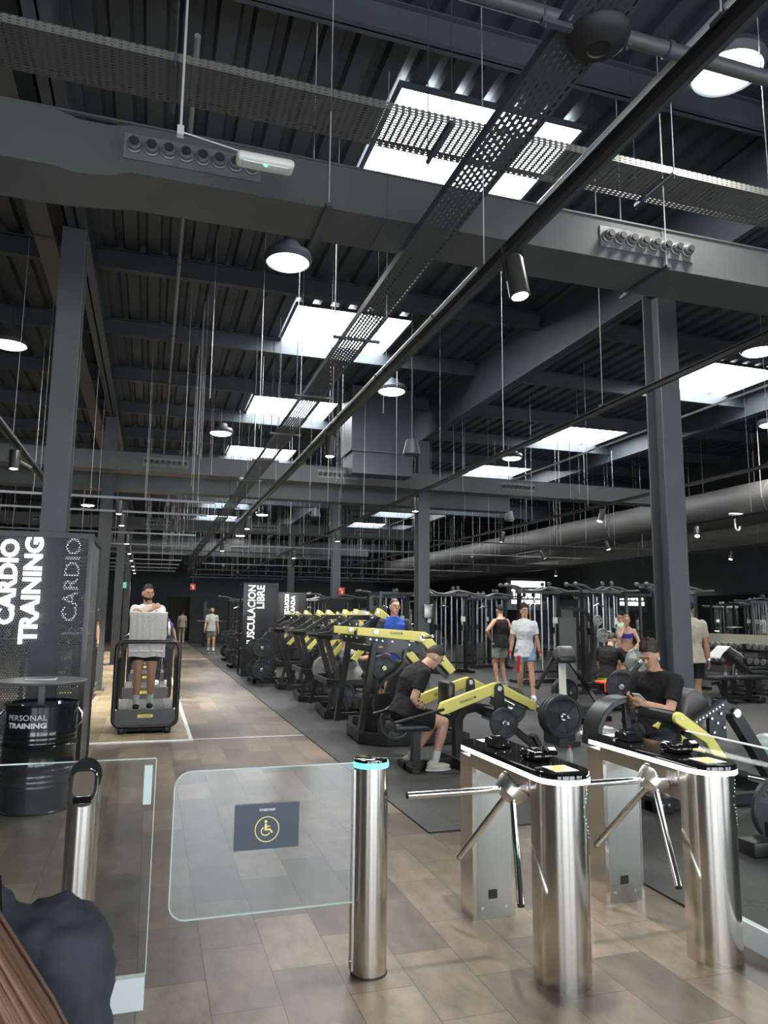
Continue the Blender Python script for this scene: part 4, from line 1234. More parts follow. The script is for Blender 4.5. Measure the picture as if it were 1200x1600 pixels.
part('foot_plate', MB().box(L(4.16, 7.5, .25), (0.05, 0.12, 0.14), ry=-0.5), 'black', m)
part('seat_post', MB().bb(L(2.70, 7.45, 0.05), L(2.78, 7.55, 0.42)), 'black', m)
part('seat', MB().rbox(L(2.66, 7.5, .455), (0.42, 0.36, 0.09), 0.035), 'vinyl', m)
part('chest_pad', MB().rbox(L(3.10, 7.52, .74), (0.10, 0.30, 0.34), 0.04), 'vinyl', m)
part('chest_pad_arm', MB().bb(L(3.12, 7.47, .60), L(3.3, 7.55, .68)), 'black', m)

# ------------------------------------------------------------------ pulldown style machines along the mat edge
def pull_machine():
    r = root('pulldown_machine', '', 'exercise machine', group='plate-loaded pulldown machines along the mat edge')
    f = MB().rpath([V((1.35, 0, .06)), V((.12, 0, .06)), V((-.02, .14, .06)), V((.1, 1.35, .06)), V((.25, 1.45, .06)), V((1.35, 1.45, .06))], 0.06, 0.10)
    f.bb((1.3, 0, 0.012), (1.37, 1.45, .11)).bb((.65, .02, 0.012), (.71, 1.43, .08)).bb((.1, .68, .012), (1.35, .76, .09))
    part('base_frame', f, 'black', r, bevel=0.005)
    f = MB().rpath([V((.68, -.02, .56)), V((.16, -.02, .56)), V((.0, .12, .56)), V((.03, 1.2, .56)), V((.2, 1.35, .56)), V((.68, 1.35, .56))], 0.045, 0.085)
    part('middle_hoop', f, 'black', r, bevel=0.005)
    for y in (.03, 1.32):
        part('leg', MB().rpath([V((-.03, y, .1)), V((.1, y, .54))], 0.06, 0.05, up=(0, 1, 0)), 'black', r)
    for y in (.38, .95):
        part('mast', MB().rpath([V((-.0, y, 1.26)), V((.38, y, .08))], 0.08, 0.11, up=(0, 1, 0)), 'black', r, bevel=0.005)
    f = MB().rpath([V((.78, 0.0, 1.56)), V((.28, 0.0, 1.27)), V((.05, .06, 1.25)), V((-.12, .3, 1.25)), V((-.12, 1.05, 1.25)), V((.05, 1.3, 1.25)), V((.28, 1.34, 1.27)), V((.75, 1.34, 1.56))], 0.045, 0.075)
    part('top_hoop', f, 'black', r, bevel=0.005)
    part('upper_post', MB().rpath([V((.78, .68, .1)), V((.72, .68, 1.1)), V((.78, .68, 1.5))], 0.08, 0.08, up=(0, 1, 0)).bb((.72, 0, 1.52), (.8, 1.36, 1.6)), 'black', r)
    for y in (-.02, 1.36):
        a = part('lever_arm', MB().prism([(.70, 1.60), (.74, 1.71), (.80, 1.70), (1.20, 1.40), (1.22, 1.33), (1.12, 1.32), (.80, 1.56)], (0, y, 0), (1, 0, 0), (0, 0, 1), 0.06), 'yellow', r, bevel=0.006)
        part('slot', MB().prism([(.90, 1.585), (1.05, 1.475), (1.04, 1.45), (.89, 1.56)], (0, y - .031, 0), (1, 0, 0), (0, 0, 1), 0.004), 'blackm', a)
        part('pivot_cap', MB().disc((.76, y - .035, 1.65), 0.035, 0.02, n=18), 'bolt', a)
        part('lower_arm', MB().prism([(.62, 1.22), (.72, 1.22), (.42, .88), (.34, .92)], (0, y + .06, 0), (1, 0, 0), (0, 0, 1), 0.05), 'yellow', r)
        part('arm_link', MB().rpath([V((.74, y + .03, 1.58)), V((.9, y + .03, 1.2)), V((.62, y + .03, .85))], 0.05, 0.06, up=(0, 1, 0)), 'black', r)
        part('bolt_plate', MB().bb((.62, y - .01, 1.40), (.82, y + .03, 1.60)), 'black', r)
        for px, pz in ((.66, 1.56), (.66, 1.44), (.78, 1.44)): part('bolt', MB().disc((px, y - .015, pz), 0.012, 0.01, n=8), 'bolt', r)
        part('plate_horn', MB().tube((.9, y, .62), (.9, y - .3 if y < .5 else y + .3, .62), 0.023, n=10), 'chrome', r)
        part('grip_bar', MB().tube((.40, y + .06, .90), (.30, y + .4 if y < .5 else y - .4, .85), 0.017, n=8), 'rubber', r)
    part('seat', MB().rbox((.55, .68, .46), (.36, .36, .09), .03), 'vinyl', r)
    part('seat_post', MB().bb((.52, .64, .08), (.6, .72, .42)), 'black', r)
    part('backrest', MB().rbox((.98, .68, .85), (.10, .32, .62), .04, ry=0.2), 'vinyl', r)
    return r
pm = pull_machine()
pm.location = (2.70, 11.25, 0.012)
pm['label'] = 'black pulldown machine with yellow arms, second from the camera along the mat edge'
copy_tree(pm, (2.74, 13.55, .012), label='black pulldown machine with yellow arms, third from the camera along the mat edge')
copy_tree(pm, (2.74, 15.85, .012), label='black pulldown machine with yellow arms, farthest along the mat edge before the sign box')
copy_tree(pm, (4.3, 17.4, .012), label='black pulldown machine with yellow arms in the second row, first behind the mat edge row', group='plate-loaded machines in the second row')
copy_tree(pm, (4.6, 20.2, .012), label='black pulldown machine farther back in the second row', group='plate-loaded machines in the second row')
copy_tree(pm, (3.6, 22.8, .012), label='black pulldown machine behind the tall sign box', group='plate-loaded machines in the second row')
gplate(3.02, 12.95, .66, 'pale grey plate beside the mast of the second pulldown machine', 'pale plates on the third pulldown machine')
gplate(3.02, 13.02, .66, 'second pale grey plate behind it at the second pulldown machine mast', 'pale plates on the third pulldown machine')
plate(2.98, 11.62, .33, 'dark plate standing low inside the second pulldown machine', None)
plate(3.6, 10.93, .66, 'dark plate on the near horn of the second pulldown machine', None)
plate(3.62, 13.2, .62, 'dark plate on the near horn of the third pulldown machine', None)
plate(3.64, 15.5, .62, 'dark plate on the near horn of the farthest pulldown machine', None)

# ------------------------------------------------------------------ nearest press machine
m = root('press_machine', 'big black press machine with a long yellow beam, nearest along the mat edge', 'exercise machine', (2.6, 8.9, .012))
o = V((2.6, 8.9, .012))
f = MB().rpath([L(3.9, 8.83, .09), L(2.85, 8.83, .09), L(2.60, 9.1, .09), L(2.66, 9.9, .09), L(2.85, 10.55, .09), L(3.9, 10.6, .09)], 0.07, 0.14)
f.bb(L(3.83, 8.8, .02), L(3.95, 10.6, .14)).bb(L(2.7, 9.6, .02), L(3.9, 9.68, .12))
part('base_frame', f, 'black', m, bevel=0.006)
for y in (8.98, 10.2):
    part('front_post', MB().rpath([L(2.55, y, .15), L(2.72, y, 1.28)], .07, .10, up=(0, 1, 0)), 'black', m, bevel=0.005)
    part('upper_beam', MB().prism([(p - o.x, q - o.z) for p, q in ((2.60, 1.36), (2.78, 1.36), (3.22, 1.28), (3.42, 1.18), (3.75, .88), (3.70, .80), (3.38, 1.08), (3.18, 1.18), (2.62, 1.24))], (0, y - o.y, 0), (1, 0, 0), (0, 0, 1), .05), 'black', m)
    for px, pz in ((2.66, 1.31), (2.74, 1.30), (2.82, 1.29), (2.95, 1.28), (3.18, 1.24)): part('bolt', MB().disc(L(px, y - .03, pz), .013, .012, n=10), 'bolt', m)
    a = part('lever_arm', MB().prism([(p - o.x, q - o.z) for p, q in ((2.47, 1.36), (2.47, 1.46), (3.36, 1.405), (3.42, 1.38), (3.80, .92), (3.72, .86), (3.33, 1.27), (3.25, 1.29))], (0, y - .07 - o.y, 0), (1, 0, 0), (0, 0, 1), .05), 'yellow', m, bevel=0.008)
    part('lettering', text_into(MB(), 'TECHNOGYM', L(2.98, y - .0965, 1.385), (1, 0, -.05), (.05, 0, 1), .17, .028, .002, .01), 'black', a)
    part('pivot_cap', MB().disc(L(2.71, y - .105, 1.405), .038, .02, n=20), 'bolt', a)
    part('plate_horn', MB().disc(L(3.33, y - .10, 1.335), .045, .03, n=18).tube(L(3.33, y - .09, 1.335), L(3.38, y - .33, 1.35), .023, n=12).ell(L(3.38, y - .335, 1.35), (.027, .02, .027)), 'chrome', m)
    part('pivot_post', MB().disc(L(2.50, y - .02, 1.38), .05, .07, n=18), 'black', m)
part('cross_bar', MB().bb(L(2.70, 8.98, 1.14), L(2.78, 10.2, 1.22)).bb(L(2.75, 9.0, 1.14), L(3.22, 9.06, 1.20)), 'black', m)
part('curved_guard', MB().rpath([L(3.14, 9.0, 1.17), L(3.11, 9.0, 1.0), L(3.02, 9.0, .90), L(2.86, 9.0, .80), L(2.76, 9.0, .68), L(2.73, 9.0, .5), L(2.80, 9.0, .15)], .035, .07, up=(0, 1, 0)), 'black', m)
part('seat', MB().rbox(L(2.82, 9.55, .47), (.34, .42, .20), .08), 'vinyl', m)
part('seat_post', MB().bb(L(2.78, 9.5, .10), L(2.9, 9.6, .4)), 'black', m)
part('backrest', MB().rbox(L(3.2, 9.55, .72), (.12, .4, .6), .05, ry=.3), 'vinyl', m)
part('side_cover', MB().prism([(p - o.x, q - o.z) for p, q in ((2.66, .20), (2.96, .14), (3.08, .30), (3.00, .62), (2.78, .60), (2.68, .48))], (0, 9.2 - o.y, 0), (1, 0, 0), (0, 0, 1), .05), 'blackm', m)
part('weight_horn', MB().tube(L(2.89, 9.6, .94), L(2.89, 9.05, .94), .022, n=10), 'chrome', m)
part('horn_post', MB().bb(L(2.85, 9.58, .1), L(2.93, 9.66, 1.2)), 'black', m)
for k in range(3):
    plate(2.89, 9.10 + .052 * k, .94, ('outermost', 'middle', 'innermost')[k] + ' of the small plates behind the curved guard of the big press machine', 'small plates on the big press machine', .74)

# ------------------------------------------------------------------ T-bar style machine with ivory upright
m = root('chest_supported_row', 'black A-framed machine with a grey head pad on an ivory upright', 'exercise machine', (6.2, 10.2, .012))
o = V((6.2, 10.2, .012))
part('head_pad', MB().rbox(L(6.16, 10.15, 1.05), (.30, .20, .20), .05, rx=-.5), 'vinylg', m)
part('pad_edge', MB().rbox(L(6.16, 10.09, .97), (.31, .12, .12), .04), 'vinyl', m)
part('upright', MB().rpath([L(6.15, 10.2, .97), L(6.03, 10.0, .42)], .10, .05, up=(0, 1, 0)), 'ivory', m)
for a, b in (((6.26, 10.25, 1.0), (6.66, 10.2, .42)), ((6.66, 10.2, .42), (6.92, 10.15, .03)), ((6.05, 10.3, .98), (5.80, 10.4, .50)), ((6.05, 10.1, .42), (6.5, 10.2, .06))):
    part('leg', MB().rpath([L(*a), L(*b)], .05, .06, up=(0, 1, 0)), 'black', m)
part('base_frame', MB().bb(L(5.8, 10.1, .012), L(6.95, 10.22, .09)).bb(L(6.3, 9.8, .012), L(6.42, 10.7, .10)).bb(L(6.28, 10.0, .1), L(6.52, 10.3, .26)), 'black', m)
part('weight_horn', MB().tube(L(6.45, 10.9, .42), L(6.45, 10.45, .42), .023, n=10).tube(L(6.45, 10.8, .42), L(6.35, 10.3, .15), .03, n=8), 'chrome', m)
plate(6.45, 10.6, .42, 'charcoal plate behind the A-framed machine with the ivory upright', None)
plate(6.45, 10.66, .42, 'second charcoal plate stacked behind the A-framed machine', None)
# low barbell-like frame to the right of the rowing plates
r = root('footrest_block', 'small black bolted frame block right of the big rowing plates', 'machine part', (5.05, 8.5, .012))
part('block', MB().bb((-.1, -.2, 0), (.12, .2, .22)), 'black', r)
for i in range(3): part('bolt', MB().disc((-.05 + .06 * i, -.205, .16), .012, .01, n=8), 'bolt', r)
part('bracket', MB().bb((-.14, -.25, .0), (.16, -.2, .06)), 'black', r)

# ------------------------------------------------------------------ hip thrust style machine with the seated man
m = root('hip_machine', 'black machine with yellow lever in which the man with the phone sits', 'exercise machine', (4.5, 5.6, .012))
o = V((4.5, 5.6, .012))
arc = [(3.74, .50), (3.76, .66), (3.81, .77), (3.90, .85), (4.00, .885), (4.10, .89)]
part('thigh_guard', MB().rpath([L(p, 5.75, q) for p, q in arc], .05, .24, up=(0, 1, 0)).rpath([L(4.1, 5.75, .87), L(4.12, 5.75, .5)], .06, .06, up=(0, 1, 0)), 'vinyl', m, bevel=.008)
part('seat', MB().rbox(L(4.28, 5.75, .50), (.50, .42, .10), .04), 'vinyl', m)
bp = [(4.55, .62), (4.58, .80), (4.61, .93), (4.66, .975), (4.73, .975), (4.80, .94), (4.86, .87), (4.88, .80), (4.80, .70), (4.66, .60)]
part('backrest', MB().prism([(p - o.x, q - o.z) for p, q in bp], (0, 5.78 - o.y, 0), (1, 0, 0), (0, 0, 1), .42, True), 'vinylg', m, bevel=.03)
a = part('lever_arm', MB().prism([(p - o.x, q - o.z) for p, q in [(4.325 + .052 * math.cos(t), .765 + .052 * math.sin(t)) for t in [math.radians(60 + 20 * i) for i in range(9)]] + [(4.58, .555), (4.74, .31), (4.83, .25), (4.86, .33), (4.66, .60)]], (0, 5.33 - o.y, 0), (1, 0, 0), (0, 0, 1), .045), 'yellow', m, bevel=.006)
part('bolt', MB().disc(L(4.33, 5.30, .77), .012, .012, n=10), 'bolt', a)
part('lower_arm', MB().prism([(p - o.x, q - o.z) for p, q in ((4.28, .66), (4.32, .70), (4.52, .60), (4.80, .44), (4.78, .38), (4.5, .52))], (0, 5.6 - o.y, 0), (1, 0, 0), (0, 0, 1), .045), 'yellow', m)
part('roller_pad', MB().tube(L(4.33, 5.37, .765), L(4.16, 5.62, .80), .052, n=20), 'vinyl', m)
f = MB().rpath([L(4.52, 5.42, .70), L(4.90, 5.42, .88)], .05, .06, up=(0, 1, 0))
part('adjuster_bar', f, 'black', m)
for i in range(9): part('adjuster_hole', MB().disc(L(4.56 + .036 * i, 5.388, .72 + .017 * i), .010, .004, n=8), 'bolt', m)
part('rear_post', MB().rpath([L(4.86, 5.5, .84), L(5.02, 5.5, .80), L(5.26, 5.5, .46), L(5.52, 5.5, .06)], .11, .10, up=(0, 1, 0)), 'black', m, bevel=.006)
part('pivot_cap', MB().disc(L(5.03, 5.43, .775), .042, .03, n=24), 'bolt', m)
part('bolt_plate', MB().bb(L(4.72, 5.42, .56), L(4.90, 5.46, .82)), 'black', m)
for px, pz in ((4.76, .62), (4.80, .70), (4.84, .78), (4.87, .66), (4.74, .74)): part('bolt', MB().disc(L(px, 5.41, pz), .013, .012, n=10), 'bolt', m)
f = MB().bb(L(4.05, 5.36, .012), L(5.5, 5.46, .10)).bb(L(4.05, 6.0, .012), L(5.5, 6.08, .10)).bb(L(4.05, 5.3, .012), L(4.22, 6.1, .13)).bb(L(5.42, 5.3, .012), L(5.55, 6.1, .12)).bb(L(4.34, 5.6, .1), L(4.42, 5.7, .46)).bb(L(4.6, 5.6, .1), L(4.68, 5.7, .6))
part('base_frame', f, 'black', m, bevel=.006)
for px in (4.10, 4.16): part('bolt', MB().disc(L(px, 5.29, .08), .014, .012, n=10), 'bolt', m)
part('plate_horn', MB().tube(L(4.84, 5.31, .30), L(4.93, 5.24, .28), .035, n=14), 'rubber', m)
part('horn_bar', MB().tube(L(4.93, 5.24, .28), L(5.14, 5.1, .245), .022, n=12).ell(L(5.15, 5.09, .243), (.028, .028, .028)), 'chrome', m)
plate(4.41, 4.42, .24, 'big charcoal plate standing at the right edge of the view', None)
r = root('support_foot', 'black steel foot block at the lower right edge on the mat', 'machine part', (4.05, 4.25, .012))
part('block', MB().rbox((.05, 0, .05), (.3, .16, .1), .01), 'black', r)
part('bar', MB().bb((.1, -.03, .1), (.16, .03, .2)), 'black', r)
r = root('white_sneaker', 'white trainer toe poking in at the lower right edge', 'shoe', (4.12, 4.12, .012))
part('upper', MB().ell((0.02, 0, .05), (.05, .13, .05), 16, 10), 'white_towel', r)
part('sole', MB().ell((0.02, 0, .02), (.053, .135, .02), 16, 8), 'white', r)

# ------------------------------------------------------------------ smaller loaded stand near the sitting man in black
m = root('loaded_bar_stand', 'black stand carrying oblique plates behind the man with the phone', 'exercise machine', (6.9, 9.7, .012))
o = V((6.9, 9.7, .012))
part('base_frame', MB().bb(L(7.0, 9.6, .012), L(7.9, 9.7, .09)).bb(L(6.98, 9.4, .012), L(7.08, 9.9, .09)).bb(L(7.6, 9.6, .012), L(7.7, 10.6, .09)), 'black', m)
part('post', MB().rpath([L(7.02, 9.7, .08), L(6.98, 9.7, .7), L(7.6, 10.2, .95)], .08, .08, up=(0, 1, 0)).rpath([L(7.65, 10.2, .08), L(7.65, 10.2, .95)], .08, .08, up=(0, 1, 0)), 'black', m)
d_ = V((-math.cos(.9), -math.sin(.9), 0))
part('plate_horn', MB().tube(L(7.7, 10.35, .92), L(7.7, 10.35, .92) + d_ * .55, .024, n=10).ell(L(7.7, 10.35, .92) + d_ * .55, (.03, .03, .03)), 'chrome', m)
part('weight_horn', MB().tube(L(6.9, 9.7, .62), L(6.9, 9.7, .62) + d_ * .6, .024, n=10), 'chrome', m)
rz = math.radians(-38)
for k in range(2):
    q = V((7.7, 10.35, .92)) + d_ * (.30 - .055 * k)
    gplate(q.x, q.y, q.z, ('front', 'rear')[k] + ' pale grey plate on the chrome horn behind the man with the phone', 'pale plates beside the sitting man in black', 1, rz)
for k in range(4):
    q = V((6.9, 9.7, .62)) + d_ * (.5 - .055 * k - (.22 if k > 1 else 0))
    plate(q.x, q.y, q.z, ('first', 'second', 'third', 'fourth')[k] + ' dark plate on the low horn left of the man with the phone', 'dark plates left of the man with the phone', 1, rz)

# ------------------------------------------------------------------ plate trees
def plate_tree(x, y, label, n):
    r = root('plate_tree', label, 'plate rack', (x, y, .012), group='plate trees along the mat edge')
    part('frame', MB().rpath([V((-.02, .3, .05)), V((0, .3, .5)), V((.02, .3, 1.0)), V((.15, .3, 1.15)), V((.5, .3, 1.2))], .06, .08, up=(0, 1, 0)).rpath([V((-.02, .0, .05)), V((.25, .3, .5)), V((.62, .3, .75)), V((.75, .3, 1.2))], .06, .08, up=(0, 1, 0)), 'black', r)
    part('base_frame', MB().bb((-.25, 0, 0), (.9, .08, .08)).bb((-.25, .6, 0), (.9, .68, .08)).bb((-.2, 0, 0), (-.12, .68, .08)).bb((.75, 0, 0), (.83, .68, .08)), 'black', r)
    part('yellow_label', MB().box((.28, -.005, .25), (.16, .01, .04), ry=-.6), 'yellow', r)
    for z, dx in ((.83, 0), (.33, 0)):
        part('plate_horn', MB().tube((dx, .3, z), (dx, -.08, z), .023, n=10).ell((dx, -.085, z), (.027, .02, .027)), 'chrome', r)
        plate(x + dx, y + .02, z, 'dark plate on the %s horn of the %s' % ('upper' if z > .5 else 'lower', n), None)
        plate(x + dx, y + .08, z, 'second dark plate on the %s horn of the %s' % ('upper' if z > .5 else 'lower', n), None)
        plate(x + dx - .12, y + .42, z, 'dark plate on the rear %s horn of the %s' % ('upper' if z > .5 else 'lower', n), None, .9)
    return r
plate_tree(2.55, 17.5, 'black plate tree in front of the tall sign box', 'near plate tree')
plate_tree(2.55, 22.6, 'black plate tree beyond the tall sign box beside the aisle', 'middle plate tree')
plate_tree(2.7, 26.0, 'far black plate tree beside the aisle near the walking man', 'far plate tree')

# ------------------------------------------------------------------ cable towers
def tower():
    r = root('cable_tower', '', 'cable machine', group='cable towers with pull-up bars')
    for s in (-1, 1):
        part('upright', MB().bb((s * .55 - .04, -.05, 0), (s * .55 + .04, .05, 2.22)), 'black', r)
        part('guide_rods', MB().tube((s * .42, -.02, .1), (s * .42, -.02, 2.15), .018, n=8).tube((s * .26, -.02, .1), (s * .26, -.02, 2.15), .012, n=8), 'steelrod', r)
        w = MB()
        for i in range(12): w.bb((s * .34 - .11, -.06, .12 + .055 * i), (s * .34 + .11, .06, .168 + .055 * i))
        part('weight_stack', w, 'greyplast', r)
        part('pulley', MB().disc((s * .45, -.08, 2.14), .05, .025, n=14).disc((s * .2, -.08, 2.14), .05, .025, n=14), 'black', r)
        part('cable', MB().tube((s * .45, -.08, 2.14), (s * .40, -.10, .9), .004, n=4).tube((s * .2, -.08, 2.14), (s * .3, -.02, .8), .004, n=4), 'steelrod', r)
        part('pulley_carriage', MB().bb((s * .42 - .04, -.09, 1.2), (s * .42 + .04, .04, 1.36)), 'black', r)
        part('column_rod', MB().tube((s * .10, .03, .1), (s * .10, .03, 2.2), .028, n=12), 'steelrod', r)
    part('base_frame', MB().bb((-.65, -.06, 0), (.65, .06, .09)).bb((-.6, -.45, 0), (-.5, .45, .07)).bb((.5, -.45, 0), (.6, .45, .07)).bb((-.6, -.4, .28), (.6, -.34, .33)), 'black', r)
    f = MB()
    for y in (-.18, .12):
        f.path([V((-1.05, y - .12, 2.36)), V((-.75, y - .05, 2.34)), V((-.45, y, 2.24)), V((-.1, y, 2.24)), V((.2, y, 2.34)), V((.5, y, 2.30)), V((.75, y, 2.24)), V((1.1, y, 2.26))], .028, 10)
        f.ell((-1.07, y - .125, 2.36), (.07, .05, .055), 12, 8)
        f.disc((.2, y, 2.42), .05, .05, 'Y', 12)
    f.bb((-.62, -.06, 2.18), (.62, .06, 2.26))
    part('pull_up_bar', f, 'litbar', r)
    part('handle', MB().path([V((-.3, -.2, 2.0)), V((-.34, -.2, 1.9)), V((-.2, -.2, 1.9)), V((-.24, -.2, 2.0))], .01, 6).path([V((-.42, -.2, 1.86)), V((-.27, -.2, 1.93)), V((-.12, -.2, 1.86))], .014, 8), 'chrome', r)
    part('placard', MB().bb((.36, -.075, 1.45), (.5, -.065, 1.6)), 'white', r)
    return r
tw_ = tower()
TL = [(8.25, 19.8, .1, 'cable tower just right of the dispenser column'), (10.3, 21.4, -.1, 'cable tower behind the man in the black tank top'), (9.2, 16.3, .05, 'cable tower right behind the man in the white shirt'),
      (10.25, 15.2, .2, 'cable tower between the man in white and the A-framed machine'), (11.6, 14.3, .1, 'tall cable tower over the sitting woman in blue'), (12.5, 15.6, .3, 'cable tower hidden partly by the nearest right column'),
      (13.8, 11.8, .8, 'cable tower at the right edge beside the benches'), (7.3, 22.5, .0, 'cable tower farther behind the dispenser column'), (6.5, 26.3, .0, 'cable tower beyond the second row of yellow machines'),
      (3.9, 33, .0, 'cable tower far down behind the walking man'), (6.4, 30, .3, 'small distant cable tower below the third cross rail'), (10.8, 23.5, .2, 'distant cable tower in front of the bright wall sign'),
      (13.2, 20.5, .6, 'distant cable tower near the right wall')]
for i, (x, y, rz_, l) in enumerate(TL):
    if i == 0:
        tw_.location = (x, y, .012); tw_.rotation_euler = (0, 0, rz_); tw_['label'] = l
    else: copy_tree(tw_, (x, y, .012), rz_, l)

# power racks / stands holding plates at the back
def rack():
    r = root('power_rack', '', 'rack', group='tall racks at the back')
    for x in (-.6, .6):
        for y in (0, 1.0): part('upright', MB().bb((x - .035, y - .035, 0), (x + .035, y + .035, 2.3)), 'black', r)
        part('side_beam', MB().bb((x - .03, 0, 2.22), (x + .03, 1.0, 2.29)).bb((x - .03, 0, 0), (x + .03, 1.0, .07)), 'black', r)
    part('cross_beam', MB().bb((-.6, -.03, 2.22), (.6, .03, 2.29)).bb((-.6, .97, 2.22), (.6, 1.03, 2.29)), 'black', r)
    part('barbell', MB().tube((-1.05, -.08, 1.25), (1.05, -.08, 1.25), .014, n=8), 'chrome', r)
    part('back_panel', MB().bb((-.5, 1.0, .3), (-.1, 1.02, 1.9)), 'vinylg', r)
    part('plate_peg', MB().tube((.6, .5, .55), (.85, .5, .55), .02, n=8).tube((.6, .5, 1.05), (.85, .5, 1.05), .02, n=8), 'chrome', r)
    return r
rk = rack()
RL = [(11.3, 16.8, .1, 'power rack beyond the A-framed machine'), (13.3, 17.6, .0, 'power rack left of the nearest right column'), (6.95, 20.4, .0, 'power rack left of the dispenser column'),
      (3.2, 37.5, .0, 'power rack in front of the far wall'), (8.5, 27, .1, 'distant power rack between the columns'), (11.6, 31, .0, 'most distant power rack on the right')]
for i, (x, y, rz_, l) in enumerate(RL):
    if i == 0:
        rk.location = (x, y, .012); rk.rotation_euler = (0, 0, rz_); rk['label'] = l
    else: copy_tree(rk, (x, y, .012), rz_, l)
gplate(9.02, 13.5, 1.55, 'upper pale grey plate on the rack above the sitting man in black', None, .5)
gplate(9.12, 13.48, 1.24, 'lower pale grey plate on the rack above the sitting man in black', None, .68)
m = root('plate_post', 'black curved post holding two pale plates above the sitting man in black', 'rack', (9.10, 13.7, .012))
part('post', MB().rpath([V((-.35, 0, 0)), V((-.1, 0, .9)), V((-.1, 0, 1.5)), V((-.25, 0, 1.75)), V((-.8, 0, 1.8))], .07, .07, up=(0, 1, 0)), 'black', m)
part('base_frame', MB().bb((-.9, -.04, 0), (.3, .04, .08)), 'black', m)
part('plate_horn', MB().tube((-.08, 0, 1.54), (-.08, -.3, 1.54), .018, n=8).tube((0.02, 0, 1.23), (0.02, -.3, 1.23), .02, n=8).tube((-.1, 0, 1.23), (0.02, 0, 1.23), .03, n=8), 'chrome', m)
part('side_panel', MB().bb((-.85, .05, .1), (-.45, .08, 1.6)), 'vinylg', m)
plate(8.6, 21.8, 1.0, 'dark plate hanging on the rack right of the dispenser column', None)
plate(8.75, 21.6, .75, 'second dark plate hanging right of the dispenser column', None)

m = root('plate_stand', 'black stand with dark plates right of the dispenser column', 'rack', (8.7, 21.9, .012))
part('post', MB().bb((-.04, -.04, 0), (.04, .04, 1.2)), 'black', m)
part('plate_horn', MB().tube((-.1, .1, 1.0), (-.1, -.25, 1.0), .02, n=8).tube((.05, .1, .75), (.05, -.4, .75), .02, n=8), 'chrome', m)
part('base_frame', MB().bb((-.4, -.3, 0), (.4, .3, .06)), 'black', m)

# benches
def bench(x, y, rz_, label, back=0.0):
    r = root('bench', label, 'bench', (x, y, .012), rz_, 'training benches')
    part('seat_pad', MB().rbox((-.35, 0, .47), (.52, .30, .07), .03), 'vinyl', r)
    L_ = .74
    bpos = (-.08 + math.cos(back) * L_ / 2, 0, .47 + math.sin(back) * L_ / 2)
    part('back_pad', MB().rbox(bpos, (L_, .30, .07), .03, ry=-back), 'vinyl', r)
    part('leg', MB().bb((-.34, -.04, 0), (-.26, .04, .43)), 'black', r)
    part('leg', MB().bb((.24, -.04, 0), (.32, .04, .43)), 'black', r)
    part('base_frame', MB().bb((-.6, -.035, .05), (.5, .035, .11)).bb((-.34, -.28, 0), (-.26, .28, .06)).bb((.24, -.28, 0), (.32, .28, .06)).rpath([V((-.6, 0, .36)), V((-.45, 0, .38)), V((-.3, 0, .1))], .05, .05, up=(0, 1, 0)), 'black', r)
    part('wheel', MB().disc((.5, -.12, .05), .05, .04, n=12).disc((.5, .12, .05), .05, .04, n=12), 'rubber', r)
    if back: part('back_strut', MB().rpath([V((.28, 0, .4)), V((bpos[0], 0, bpos[2] - .04))], .04, .04, up=(0, 1, 0)), 'chrome', r)
    return r
bench(10.98, 11.8, 0, 'flat black bench right of the nearest right column')
bench(12.2, 12.9, PI, 'inclined black bench draped with a white towel', .62)
bench(11.2, 9.7, .1, 'flat black bench cut by the right edge of the view')
bench(13.1, 13.9, PI, 'inclined bench behind the towel bench', .55)
bench(8.1, 11.4, .2, 'black bench on which the man in black beside the blue woman sits')
t = root('towel', 'white towel draped over the top of the inclined bench', 'towel', (11.72, 12.9, .93))
rows = []
for i in range(17):
    s_ = -.34 + .68 * i / 16
    row = []
    for j in range(9):
        y_ = -.19 + .38 * j / 8
        z_ = .10 - .9 * max(0, abs(s_) - .06) + .012 * math.sin(j * 1.8 + i * .5)
        row.append(V((s_ * .85 if s_ < 0 else s_, y_ + .02 * math.sin(i * .8), z_ if s_ < 0 else .10 - .68 * s_)))
    rows.append(row)
b = MB()
b.loft(rows, True, cap=False, closed=False)
c_ = part('cloth', b, 'white_towel', t)
sm = c_.modifiers.new('solid', 'SOLIDIFY'); sm.thickness = .012
r = root('folded_cloth', 'bright orange cloth lying on the bench beside the man in black', 'cloth', (7.55, 11.15, .49))
part('cloth', MB().rbox((0.0, -.05, .02), (.30, .26, .05), .02).rbox((0, -.20, -.05), (.28, .03, .16), .012), 'orange', r)

# dumbbell rack
r = root('dumbbell_rack', 'long black two-tier dumbbell rack near the right wall', 'rack', (14.0, 12.5, .012))
for y in (0, 2.2, 4.4): part('upright', MB().bb((-.05, y, 0), (.35, y + .06, 1.0)), 'black', r)
for z in (.48, .84): part('shelf', MB().box((.15, 2.2, z), (.34, 4.5, .03), ry=.25), 'black', r)
part('number_rail', MB().bb((.28, 0, .98), (.30, 4.5, 1.22)), 'perfr', r)
b = None
def dumbbell():
    r = root('dumbbell', '', 'dumbbell', group='dumbbells on the rack')
    for s in (-1, 1): part('head', MB().disc((s * .11, 0, 0), .075, .09, 'X', 16), 'dumb', r)
    part('handle', MB().tube((-.07, 0, 0), (.07, 0, 0), .016, n=8), 'chrome', r)
    return r
db = dumbbell()
NUM = ('first', 'second', 'third', 'fourth', 'fifth', 'sixth', 'seventh', 'eighth', 'ninth', 'tenth', 'eleventh', 'twelfth', 'thirteenth', 'fourteenth', 'fifteenth', 'sixteenth', 'seventeenth', 'eighteenth', 'nineteenth', 'twentieth')
k = 0
